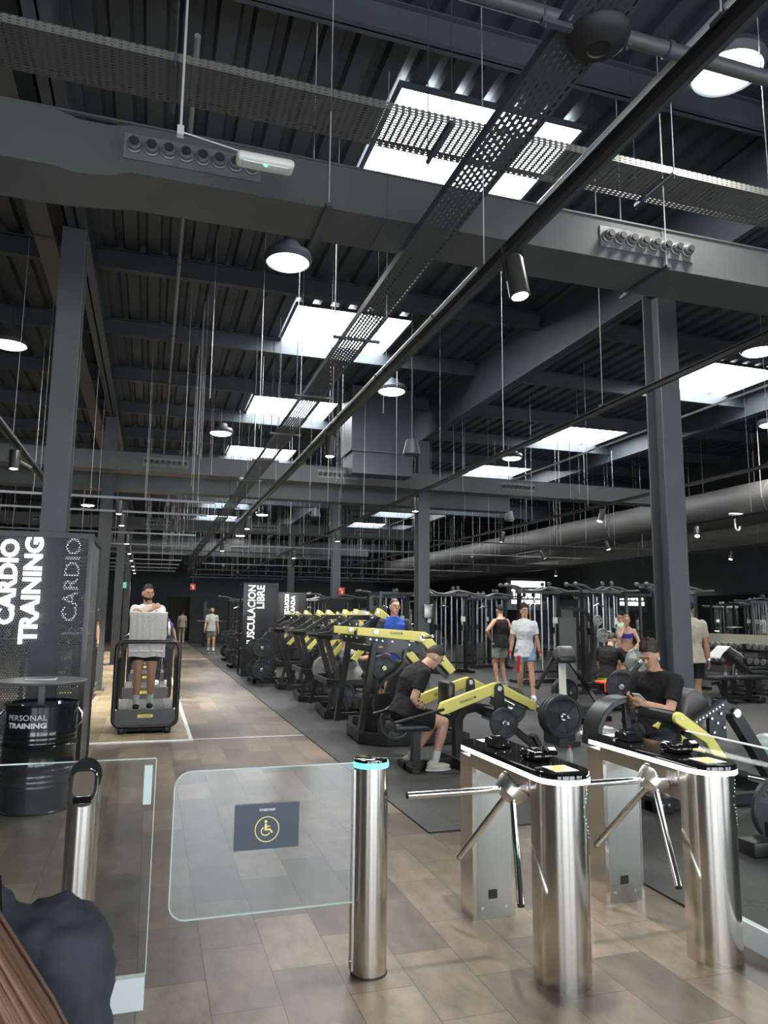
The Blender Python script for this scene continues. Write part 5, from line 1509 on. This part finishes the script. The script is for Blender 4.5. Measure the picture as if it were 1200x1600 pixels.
for tier, z in (('upper', .955), ('lower', .595)):
    for i in range(20):
        l = 'grey round-headed dumbbell on the %s tier, %s counting from the near end of the rack' % (tier, NUM[i])
        loc = (14.13, 12.65 + .215 * i, z)
        if k == 0: db.location = loc; db['label'] = l
        else: copy_tree(db, loc, 0, l)
        k += 1
r = tag(part('wall_mirror', MB().bb((16.93, 8, .25), (16.96, 30, 2.35)), mat('mirror', (.75, .78, .78), .02, 1.0)), 'long wall mirror on the right wall above the dumbbell rack', 'mirror')

# dispenser on the column, speaker on stand, small bits
r = root('paper_dispenser', 'steel paper towel dispenser on the middle right column', 'dispenser', (6.02, 15.70, 1.60))
part('casing', MB().rbox((0, 0, 0.12), (.22, .12, .32), .02), 'inoxd', r)
part('paper_tongue', MB().box((.03, -.02, -.09), (.08, .01, .1), ry=.3), 'paper', r)
r = root('wall_box', 'small grey box on the left face of the middle right column', 'box', (4.9, 17.3, 1.45))
part('casing', MB().bb((-.1, -.06, 0), (.1, .06, .28)), 'alu', r)
part('stand', MB().bb((-.02, -.02, -1.43), (.02, .02, 0)), 'black', r)
r = root('tall_monitor', 'tall black panel in front of the far middle column', 'panel', (5.9, 24.0, .012))
part('panel', MB().bb((-.35, -.05, 1.1), (.35, .0, 2.15)), 'blackm', r)
part('stand', MB().bb((-.04, -.03, 0), (.04, .02, 1.1)), 'black', r)
# ------------------------------------------------------------------ people
SK = {k: mat('skin_' + k, c, .5, noise=.08, scale=30) for k, c in dict(light=(.62, .36, .26), tan=(.47, .26, .17), warm=(.55, .31, .20)).items()}
CL = {k: mat('cloth_' + k, c, .9, noise=.12, scale=14, bump=.25) for k, c in dict(white=(.72, .73, .73), black=(.008, .008, .009), charcoal=(.030, .031, .036), blue=(.03, .09, .42), grey=(.34, .34, .32), sky=(.26, .36, .52), lime=(.45, .80, .08), green=(.50, .75, .42), beige=(.48, .43, .34), purple=(.20, .08, .42), cobalt=(.06, .05, .35), denim=(.035, .042, .055), cream=(.66, .63, .50), red=(.6, .03, .03), olive=(.10, .10, .07)).items()}
HR = {k: mat('hair_' + k, c, .6, noise=.35, scale=90, bump=.2) for k, c in dict(black=(.012, .010, .009), brown=(.045, .028, .018), chestnut=(.20, .10, .06), fair=(.30, .20, .11)).items()}
EYEW = mat('eye_white', (.42, .38, .36), .4)
EYED = mat('eye_dark', (.02, .015, .01), .3)
LIP = mat('lip', (.40, .15, .12), .5)

FOLD = bpy.data.textures.new('folds', 'CLOUDS')
FOLD.noise_scale = .085
FOLD_J = bpy.data.textures.new('jacket_folds', 'CLOUDS')
FOLD_J.noise_scale = .10
FOLD_J.noise_type = 'HARD_NOISE'

def ik(a, b, l1, l2, pole):
    a, b, pole = V(a), V(b), V(pole)
    d = b - a
    L_ = min(d.length, (l1 + l2) * .999)
    u = d.normalized()
    x = (l1 * l1 - l2 * l2 + L_ * L_) / (2 * L_)
    h = math.sqrt(max(0, l1 * l1 - x * x))
    p = (pole - u * pole.dot(u)).normalized()
    return a + u * x + p * h, a + u * L_

def cloth(name, mb, m, parent, vox, it=3):
    o = part(name, mb, m, parent)
    r = o.modifiers.new('remesh', 'REMESH')
    r.mode = 'VOXEL'
    r.voxel_size = vox
    r.use_smooth_shade = True
    s = o.modifiers.new('smooth', 'SMOOTH')
    s.factor = .5
    s.iterations = it
    if name in ('t_shirt', 'jacket', 'shorts', 'sleeve', 'trousers', 'tank_top'):
        d = o.modifiers.new('folds', 'DISPLACE')
        d.texture = FOLD_J if name == 'jacket' else FOLD
        d.strength = .045 if name == 'jacket' else .022
        d.mid_level = .12 if name == 'jacket' else .5
    return o

def person(label, loc, rz, s=1.0, P=(0, 0, .95), C=(0, 0, 1.31), N=(0, -.01, 1.49), Hd=(0, .025, 1.63), yaw=0, pitch=0, sx=(1, 0, 0), hx=(1, 0, 0),
           W=((-.25, .03, .86), (.25, .03, .86)), Ep=((-.3, -1, 0), (.3, -1, 0)), A=((-.10, 0, .09), (.10, 0, .09)), Kp=((0, 1, 0), (0, 1, 0)), toe=(0, 0), fdir=None,
           skin='warm', top=('white', 'tee'), sleeve=None, legs=('black', 'shorts'), shoes='white', socks='white', hair=('black', 'short'), beard=None, vox=.009, fem=False, curl=.6, hem=.10, hands=True, wide=1.0, pn=None, short_len=.72):
    r = root('person', label, 'person', loc, rz)
    r.scale = (s,) * 3
    P, C, N, Hd, sx, hx = V(P), V(C), V(N), V(Hd), V(sx).normalized(), V(hx).normalized()
    up0, up1 = (C - P).normalized(), (N - C).normalized()
    fw0 = V((0, 0, 1)).cross(hx) if abs(up0.z) > .2 else V((0, 1, 0))
    kw = .88 if fem else 1.0
    spine = [(P - up0 * .10, .11, .085, hx, up0), (P - up0 * .02, .165, .115, hx, up0), (P + (C - P) * .45, .132 * kw, .098, hx, up0), (C - up1 * .06, .160 * kw, .120, sx, (up0 + up1).normalized()),
             (C + up1 * .05, .178 * kw, .112, sx, up1), (N - up1 * .045, .135 * kw, .075, sx, up1), (N, .062, .058, sx, up1)]
    def torso(mb, i0, i1, g, gb=0.0, ext=0.0):
        rings = []
        for k, (c, w, d, lx, u) in enumerate(spine[i0:i1]):
            f_ = u.cross(lx).normalized()
            e = g + (gb if k == 0 else 0)
            cc = c - u * (ext if k == 0 else 0)
            rings.append([cc + lx * ((w * wide + e) * math.cos(a)) + f_ * ((d + e) * math.sin(a)) for a in [2 * PI * j / 20 for j in range(20)]])
        mb.loft(rings, True)
    S = [C + up1 * .085 + sx * (k * .172 * kw * wide) for k in (-1, 1)]
    H = [P - up0 * .03 + hx * (k * .088) for k in (-1, 1)]
    E_, W_ = zip(*[ik(S[i], W[i], .285, .255, Ep[i]) for i in (0, 1)])
    K_, A_ = zip(*[ik(H[i], A[i], .43, .42, Kp[i]) for i in (0, 1)])
    b = MB()
    torso(b, 0, 7, 0)
    RH = (Matrix.Rotation(yaw, 3, 'Z') @ Matrix.Rotation(-pitch, 3, 'X'))
    hp = lambda x, y, z: Hd + RH @ V((x, y, z))
    b.tube(N - up1 * .04, hp(0, -.012, -.04), .060, .052, 14)
    b.ell(hp(0, -.008, .018), (.073, .093, .098), 20, 14, RH)
    b.ell(hp(0, .016, -.045), (.054, .066, .066), 16, 10, RH)
    b.ell(hp(0, .058, -.092), (.026, .022, .02), 10, 8, RH)
    b.tube(hp(0, .086, .02), hp(0, .101, -.018), .008, .013, 8)
    b.ell(hp(0, .078, .035), (.05, .016, .010), 12, 6, RH)
    for k in (-1, 1):
        b.ell(hp(k * .076, -.005, -.005), (.010, .020, .032), 10, 8, RH)
        i = (k + 1) // 2
        b.ell(S[i], (.058, .056, .058), 12, 8)
        b.path([S[i], (S[i] * .5 + E_[i] * .5), E_[i]], [.052 * kw, .050 * kw, .038 * kw], 14)
        b.path([E_[i], E_[i] * .7 + W_[i] * .3, W_[i]], [.039 * kw, .043 * kw, .026 * kw], 14)
        b.ell(E_[i], (.038 * kw,) * 3, 10, 8)
        b.ell(H[i], (.09, .09, .09), 12, 8)
        b.path([H[i], H[i] * .5 + K_[i] * .5, K_[i]], [.088, .080, .056], 16)
        b.ell(K_[i], (.056, .056, .056), 12, 8)
        b.path([K_[i], K_[i] * .68 + A_[i] * .32, K_[i] * .3 + A_[i] * .7, A_[i]], [.054, .058, .042, .036], 14)
        # foot
        ft = V((math.sin(-toe[i]), math.cos(toe[i]), 0))
        if fdir: ft = V(fdir[i]).normalized()
        b.tube(A_[i] - V((0, 0, .03)), A_[i] - V((0, 0, .045)) + ft * .12, .04, .03, 10)
        # hand
        if hands:
            d = (W_[i] - E_[i]).normalized()
            n = V(pn[i]) if pn else V((-k, 0.2, 0))
            n = (n - d * n.dot(d)).normalized()
            lt = d.cross(n)
            b.loft([[W_[i] + d * t_ + lt * (w_ * math.cos(a)) + n * (h_ * math.sin(a)) for a in [2 * PI * j / 10 for j in range(10)]] for t_, w_, h_ in ((-.01, .026, .020), (.03, .036, .016), (.075, .040, .014), (.088, .034, .011))], True)
            for q in range(4):
                fb = W_[i] + d * .082 + lt * (-.029 + .0195 * q)
                a1, a2 = curl * .7, curl * 1.7
                L1, L2 = ((.040, .032), (.045, .036), (.042, .034), (.033, .027))[q]
                m1 = fb + (d * math.cos(a1) + n * math.sin(a1)) * L1
                m2 = m1 + (d * math.cos(a2) + n * math.sin(a2)) * L2
                b.path([fb - d * .01, m1, m2], [.0098, .0090, .0078], 8)
            tb_ = W_[i] + d * .025 + lt * .030 * (1 if k > 0 else -1)
            tdir = (d * .8 + lt * (.5 if k > 0 else -.5) + n * .35).normalized()
            b.path([tb_, tb_ + tdir * .038, tb_ + (tdir + n * .4).normalized() * .068], [.012, .0105, .009], 8)
    cloth('body', b, SK[skin], r, vox, 2)
    # face
    for k in (-1, 1):
        part('eye', MB().ell(hp(k * .030, .083, .012), (.0115, .0055, .0050), 10, 6, RH), EYEW, r)
        part('iris', MB().ell(hp(k * .030, .0865, .012), (.0052, .003, .0052), 8, 6, RH), EYED, r)
        part('eyebrow', MB().ell(hp(k * .031, .092, .034), (.019, .006, .0055), 8, 6, RH), HR['brown' if hair[0] == 'fair' else hair[0]], r)
    part('mouth', MB().ell(hp(0, .083, -.058), (.022, .008, .006), 10, 6, RH), LIP, r)
    # hair
    h = MB()
    style = hair[1]
    rings = []
    fr, sd, bk = dict(short=(54, 84, 116), curly=(58, 78, 112), crop=(50, 84, 114), cap=(58, 82, 104), long=(50, 96, 120), bun=(48, 84, 114), bald=(10, 20, 30))[style]
    gx = dict(short=.014, curly=.028, crop=.006, cap=.010, long=.014, bun=.010, bald=.001)[style]
    nj = 28
    for i in range(13):
        ring = []
        for j in range(nj):
            a = 2 * PI * j / nj
            c_ = math.sin(a)
            tm_ = (sd + (fr - sd) * min(1, (c_ / .72) ** 2)) if c_ > 0 else (sd + (bk - sd) * c_ ** 2)
            t_ = math.radians(tm_) * i / 11 if i < 12 else math.radians(tm_)
            g = gx * (1 + (.55 * math.sin(j * 3.1 + i * 2.3) * math.sin(i * 1.7 + j) if style == 'curly' else .35 * math.sin(j * 2.7 + i * 1.3) * math.sin(i * 2.1)))
            top_ = 1 + (.22 if style in ('curly',) else (.06 if style == 'short' else .02)) * max(0, math.cos(t_))
            g *= 1 - .75 * (min(i, 11) / 11) ** 3
            if style in ('short', 'crop'): g *= .40 + .60 * max(c_ * c_, math.cos(math.radians(tm_) * min(i, 11) / 11))
            if i == 12: g = -.006
            rad = V((.074 + g, .094 + g, (.100 + g) * top_))
            ring.append(hp(rad.x * math.sin(t_) * math.cos(a), -.008 + rad.y * math.sin(t_) * math.sin(a), .018 + rad.z * math.cos(t_)))
        rings.append(ring)
    h.loft(rings, True, cap=False)
    if style == 'long':
        for j in range(14):
            a = PI + j * PI / 13
            p0 = hp(.085 * math.cos(a), -.01 + .09 * math.sin(a), .03)
            h.path([p0, p0 + V((.02 * math.cos(a), .02 * math.sin(a), -.14)), p0 + V((.03 * math.cos(a + .4), -.01, -.30)), p0 + V((.035 * math.cos(a), -.015, -.42))], [.026, .034, .030, .008], 8)
    if style == 'bun': h.ell(hp(0, -.12, .03), (.035, .035, .04))
    if style == 'cap': h.ell(hp(0, .10, .055), (.06, .05, .008))
    part('hair' if style != 'cap' else 'cap', h, HR[hair[0]] if style != 'cap' else CL['black'], r)
    if beard:
        bm_ = MB()
        rr_ = []
        for i in range(7):
            t_ = math.radians(90 + i * 13)
            rr_.append([hp((.060 - .001 * i) * math.sin(t_) * math.cos(a), .014 + .073 * math.sin(t_) * math.sin(a), -.045 + .073 * math.cos(t_)) for a in [math.radians(-20 + 220 * j / 16) for j in range(17)]])
        bm_.loft(rr_, True, cap=False, closed=False)
        bm_.ell(hp(0, .083, -.046), (.022, .006, .004), 8, 6, RH)
        part('beard', bm_, HR[hair[0]], r)
    # clothes
    if top:
        kind = top[1]
        t_ = MB()
        if kind == 'bra':
            torso(t_, 3, 5, .010)
            cloth('sports_top', t_, CL[top[0]], r, max(vox, .009))
        else:
            torso(t_, 1, 7 if kind in ('tee', 'jacket') else 6, .020, .028, hem)
            if kind in ('tee', 'jacket'):
                for i in (0, 1):
                    u_ = .68 if kind == 'tee' else 1.0
                    q = S[i] + (E_[i] - S[i]) * u_
                    tgt = t_ if sleeve is None else MB()
                    tgt.path([S[i] - (sx * (i * 2 - 1)) * .05, S[i], q], [.066, .072, .068], 16)
                    tgt.ell(S[i], (.070, .070, .068), 12, 8)
                    if kind == 'jacket': tgt.path([q, W_[i]], [.062, .048], 14)
                    if sleeve is not None: cloth('sleeve', tgt, CL[sleeve], r, max(vox, .009))
            cloth({'tee': 't_shirt', 'tank': 'tank_top', 'jacket': 'jacket'}[kind], t_, CL[top[0]], r, max(vox, .009))
    if legs:
        t_ = MB()
        torso(t_, 0, 2 if legs[1] != 'x' else 3, .022, 0, 0)
        for i in (0, 1):
            q = H[i] + (K_[i] - H[i]) * (short_len if legs[1] == 'shorts' else 1)
            t_.ell(H[i], (.100, .104, .10), 12, 8)
            t_.path([H[i], q], [.110, .100 if legs[1] == 'shorts' else .07], 18)
            if legs[1] == 'pants': t_.path([K_[i], K_[i] * .5 + A_[i] * .5, A_[i]], [.072, .070, .055], 14).ell(K_[i], (.072,) * 3)
        cloth('shorts' if legs[1] == 'shorts' else 'trousers', t_, CL[legs[0]], r, max(vox, .010))
    for i in (0, 1):
        ft = V((math.sin(-toe[i]), math.cos(toe[i]), 0))
        if fdir: ft = V(fdir[i]).normalized()
        lx = V((ft.y, -ft.x, 0))
        RF = Matrix((lx, ft, V((0, 0, 1)))).transposed()
        a_ = A_[i] + V((0, 0, -.04))
        sh = MB().ell(a_ + ft * .045 + V((0, 0, .0)), (.046, .135, .038), 16, 10, RF).ell(a_ - ft * .025 + V((0, 0, .025)), (.043, .060, .045), 14, 8, RF)
        so = part('shoe', sh, CL[shoes] if shoes in CL else shoes, r)
        sl = []
        for z_ in (-.05, -.022):
            sl.append([a_ + ft * (.045 + .142 * math.sin(t)) + lx * (.048 * math.cos(t)) + V((0, 0, z_)) for t in [2 * PI * j / 20 for j in range(20)]])
        part('sole', MB().loft(sl, True), CL['white'], so)
        if socks: part('sock', MB().path([K_[i] * .30 + A_[i] * .70, A_[i] + V((0, 0, -.01))], [.046, .043], 14), CL[socks], r)
    return r, dict(S=S, E=E_, W=W_, K=K_, A=A_, Hd=Hd)

NEAR = .0075
p1, j1 = person('bearded man in a white printed t-shirt standing on the towelled treadmill with folded hands', (-.04, 11.22, .245), PI, 1.03,
    C=(0, .09, 1.29), N=(0, .13, 1.45), Hd=(.01, .17, 1.59), yaw=.35, pitch=.12, W=((.06, .36, 1.335), (-.05, .38, 1.375)), Ep=((-1, .1, -.8), (1, .1, -.8)), A=((-.09, -.05, .09), (.09, .06, .09)), pn=((0, -.3, -1), (0, -1, -.2)),
    skin='warm', top=('white', 'tee'), legs=('black', 'shorts'), shoes='black', socks='white', hair=('black', 'short'), beard=1, vox=NEAR, curl=.9, short_len=.62)
b = MB()
random.seed(3)
for i in range(26):
    a, z = random.uniform(-.13, .13), random.uniform(1.22, 1.37)
    y_ = .09 + (z - 1.29) * .3 + .137 * math.sqrt(max(0, 1 - (a / .2) ** 2))
    b.ell((a, y_, z), (random.uniform(.006, .02), .004, random.uniform(.003, .008)), 8, 4)
part('print', b, CL['charcoal'], p1)

p2, j2 = person('man in black bending forward on the rowing machine seat, in cream trainers', (2.62, 7.5, 0), -PI / 2, 1.0,
    P=(0, -.02, .61), C=(0, .10, .945), N=(0, .225, 1.085), Hd=(0, .335, 1.165), pitch=.75, W=((-.09, .22, .60), (.09, .20, .61)), Ep=((-.5, -1, 0), (.5, -1, 0)),
    A=((-.13, .10, .10), (.12, .285, .09)), Kp=((-.1, 1, .8), (.1, 1, .8)), toe=(0, 0), pn=((.6, 0, -1), (-.6, 0, -1)),
    skin='light', top=('black', 'tee'), legs=('black', 'shorts'), shoes='cream', socks='white', hair=('brown', 'short'), vox=.0065, curl=.7, hem=.03)
tt = MB()
E_, W_ = j2['E'][1], j2['W'][1]
for i in range(14):
    t_ = .15 + .75 * i / 14
    c_ = E_ + (W_ - E_) * t_
    rad = .0435 - .013 * t_
    a = i * 2.4
    d_ = (W_ - E_).normalized()
    n1_ = d_.cross(V((0, 0, 1))).normalized(); n2_ = d_.cross(n1_)
    tt.ell(c_ + (n1_ * math.cos(a) + n2_ * math.sin(a)) * rad, (.012, .014, .014), 8, 6)
part('tattoo', tt, mat('ink', (.10, .11, .12), .6), p2)

p3, j3 = person('curly-haired man in a black t-shirt sitting and reading a phone', (4.42, 5.72, 0), math.radians(112), 1.02,
    P=(0, .02, .60), C=(0, -.02, .95), N=(0, .02, 1.115), Hd=(0, .085, 1.235), yaw=-.0, pitch=-.0 + .42, W=((-.02, .31, .855), (.05, .30, .83)), Ep=((-1, -.9, -.6), (1, -.9, -.6)),
    A=((-.13, .12, .10), (.15, .30, .09)), Kp=((-.15, 1, .5), (.15, 1, .5)), pn=((.4, -.3, 1), (-.4, -.3, 1)),
    skin='warm', top=('black', 'tee'), legs=('charcoal', 'shorts'), shoes='white', socks='white', hair=('brown', 'curly'), vox=.0065, curl=1.0, hem=.05, wide=1.06)
part('earbud', MB().ell(j3['Hd'] + V((-.086, .012, -.014)), (.008, .008, .014)), CL['white'], p3)
rp = root('smartphone', 'dark phone with pale edge held by the curly-haired seated man', 'phone', (4.115, 5.56, .915), math.radians(112))
part('case', MB().rbox((0, 0, 0), (.075, .15, .010), .006, rx=.55), 'alu', rp)
part('display', MB().box((0, .0, .0058), (.066, .138, .002), rx=.55), 'screen', rp)

person('short-haired man in a blue shirt with dark sleeves standing behind the big press machine', (3.62, 10.88, .012), math.radians(165), 1.06, yaw=.35, C=(0, .0, 1.31), W=((-.14, .28, 1.02), (.17, .26, 1.0)), Ep=((-1, -.6, -.4), (1, -.6, -.4)),
    skin='light', top=('blue', 'tee'), sleeve='charcoal', legs=('black', 'shorts'), hair=('brown', 'crop'), vox=.008, curl=.9)
q5, j5 = person('dark-haired man in a white t-shirt and light blue shorts walking with a red strap', (7.1, 13.15, .012), math.radians(158), 1.045, yaw=.35, pitch=-.1, W=((-.27, .06, .86), (.27, -.04, .84)), A=((-.12, .22, .09), (.10, -.08, .09)), C=(0, .02, 1.31),
    skin='warm', top=('white', 'tee'), legs=('sky', 'shorts'), shoes='white', socks=None, hair=('black', 'curly'), vox=.009, short_len=.55, hem=.14)
for i in (0, 1): part('wrist_band', MB().tube(j5['W'][i] + V((0, 0, .035)), j5['W'][i] + V((0, 0, -.01)), .034, n=12), CL['red'], q5)
rs = root('lifting_strap', 'red lifting strap dangling from the hand of the man in white', 'strap', (6.86, 12.98, .86))
part('strap', MB().rpath([V((0, 0, 0)), V((-.02, -.02, -.16)), V((.0, 0, -.32))], .05, .012, up=(0, 1, 0)).rpath([V((.03, 0, 0)), V((.02, .02, -.2))], .04, .012, up=(0, 1, 0)), CL['red'], rs)
person('man in a black tank top and grey shorts seen from behind', (7.85, 15.7, .012), math.radians(12), 1.07, W=((-.20, .12, 1.03), (.26, .06, .92)), Ep=((-1, -.3, 0), (1, -.5, 0)), skin='warm', top=('black', 'tank'), legs=('grey', 'shorts'), shoes='grey', socks=None, hair=('black', 'cap'), vox=.011, yaw=-.2)
person('man in a black t-shirt and lime shorts sitting turned away on a bench', (7.75, 11.35, .012), math.radians(-62), 1.0, P=(0, -.02, .58), C=(0, .07, .93), N=(0, .13, 1.09), Hd=(0, .21, 1.20), pitch=.5, W=((-.06, .34, .78), (.12, .36, .80)), Ep=((-1, -.4, -.8), (1, -.4, -.8)),
    A=((-.14, .44, .09), (.16, .42, .09)), Kp=((-.2, 1, .8), (.2, 1, .8)), skin='light', top=('black', 'tee'), legs=('lime', 'shorts'), shoes='white', hair=('brown', 'short'), vox=.009, hem=.03)
person('woman in a cobalt sports top leaning her hand to her chin', (9.75, 13.55, .012), math.radians(150), .98, C=(0, .04, 1.27), N=(0, .08, 1.45), Hd=(0, .12, 1.58), pitch=.15, W=((-.10, .28, .95), (.06, .20, 1.42)), Ep=((-1, -.2, -.4), (.6, .3, -1)), skin='light', top=('cobalt', 'bra'), legs=('denim', 'shorts'), shoes='white', hair=('fair', 'bun'), vox=.010, fem=True)
person('person in a pale green shirt standing behind the woman in cobalt', (10.15, 14.25, .012), math.radians(40), 1.0, skin='light', top=('green', 'tee'), legs=('black', 'shorts'), hair=('black', 'cap'), vox=.012)
q6, j6 = person('person in a beige t-shirt with a wristwatch, mostly hidden by the nearest right column', (8.33, 9.9, .012), math.radians(-25), 1.08, W=((-.26, .03, .86), (.27, .05, .82)), skin='tan', top=('beige', 'tee'), legs=('black', 'shorts'), hair=('black', 'short'), vox=.009)
part('wristwatch', MB().tube(j6['W'][1] + V((0, 0, .03)), j6['W'][1] + V((0, 0, .0)), .033, n=14), 'bolt', q6)
person('dark-haired person in a beige shirt bowed beyond the dumbbell rack', (14.95, 16.2, .012), math.radians(130), 1.0, P=(0, 0, .58), C=(0, .08, .93), N=(0, .16, 1.08), Hd=(0, .25, 1.18), pitch=.5, W=((-.2, .3, .6), (.2, .3, .6)), A=((-.13, .4, .09), (.13, .4, .09)), Kp=((0, 1, .8), (0, 1, .8)), skin='warm', top=('beige', 'tee'), hair=('black', 'short'), vox=.012)
person('bearded man in a grey-white t-shirt and dark shorts walking far down the aisle mat', (2.46, 31.6, .012), PI, 1.07, A=((-.09, .14, .09), (.09, -.12, .09)), W=((-.27, -.05, .86), (.27, .10, .88)), skin='tan', top=('grey', 'tee'), legs=('olive', 'shorts'), shoes='black', hair=('black', 'crop'), beard=1, vox=.014)
person('person in beige clothes seen from behind at the far end of the aisle', (1.72, 43.2, 0), .1, 1.02, skin='tan', top=('beige', 'tee'), legs=('beige', 'pants'), shoes='white', hair=('black', 'short'), vox=.016)
person('person in a purple top on the second treadmill, hidden behind the towelled one', (.27, 15.2, .245), PI, .92, C=(.07, .10, 1.24), N=(.15, .14, 1.38), Hd=(.24, .18, 1.48), skin='tan', top=('purple', 'tee'), legs=('denim', 'pants'), shoes='white', hair=('brown', 'bun'), vox=.012, fem=True, W=((-.24, .1, .95), (.24, .12, .93)))
person('person in dark clothes on the treadmill by the perforated sign box edge', (-1.16, 14.75, .245), PI, 1.0, skin='tan', top=('charcoal', 'tee'), legs=('black', 'pants'), shoes='black', hair=('black', 'crop'), vox=.012)
person('person in grey lying back in the second pulldown machine with bare knees raised', (3.32, 11.95, .012), -PI / 2, .98, P=(0, -.02, .60), C=(0, -.16, .93), N=(0, -.22, 1.09), Hd=(0, -.20, 1.24), W=((-.22, .18, .95), (.22, .18, .95)), A=((-.13, .46, .16), (.13, .46, .16)), Kp=((0, 1, 1), (0, 1, 1)), skin='light', top=('grey', 'tee'), legs=('charcoal', 'shorts'), hair=('brown', 'short'), vox=.011, hem=.03)

# the person right in front of the camera at the lower left
pf, jf = person('person with long chestnut hair and a dark jacket, cropped at the lower left corner', (-.285, 1.0, 0), .12, .86, P=(0, 0, .95), Hd=(-.03, .03, 1.62), skin='light', top=('denim', 'jacket'), legs=('black', 'pants'), shoes='black', socks=None, hair=('chestnut', 'long'), vox=.008, wide=1.32, hands=True)
b = MB()
random.seed(11)
for i in range(800):
    t_ = random.random()
    y0 = -.08 - .09 * random.random()
    x0 = .02 + .10 * t_ + random.uniform(-.01, .01)
    b.path([V((x0 * .6 - .02, -.05, 1.66)), V((x0 + .0, y0 + .03, 1.58)), V((x0 + .03 * t_, y0, 1.48)), V((x0 + .02 + .08 * t_, y0 - .03, 1.38)), V((x0 + .03 + .13 * t_, y0 - .05 + random.uniform(-.02, .02), 1.27)), V((x0 + .03 + .15 * t_, y0 - .06, 1.12 + random.uniform(-.05, .08)))], [.0024, .0030, .0032, .0032, .0028, .0008], 6)
part('hair_locks', b, mat('chestnut_locks', (.15, .078, .048), .55, noise=.12, scale=6), pf)
part('bag_strap', MB().rpath([V((.16, -.16, 1.25)), V((.165, -.12, 1.42)), V((.15, 0.0, 1.475)), V((.15, .12, 1.42)), V((.16, .15, 1.2))], .045, .008, up=(1, 0, 0)), CL['black'], pf)
part('strap_snap', MB().ell((.10, -.01, 1.495), (.008, .008, .006)), 'bolt', pf)
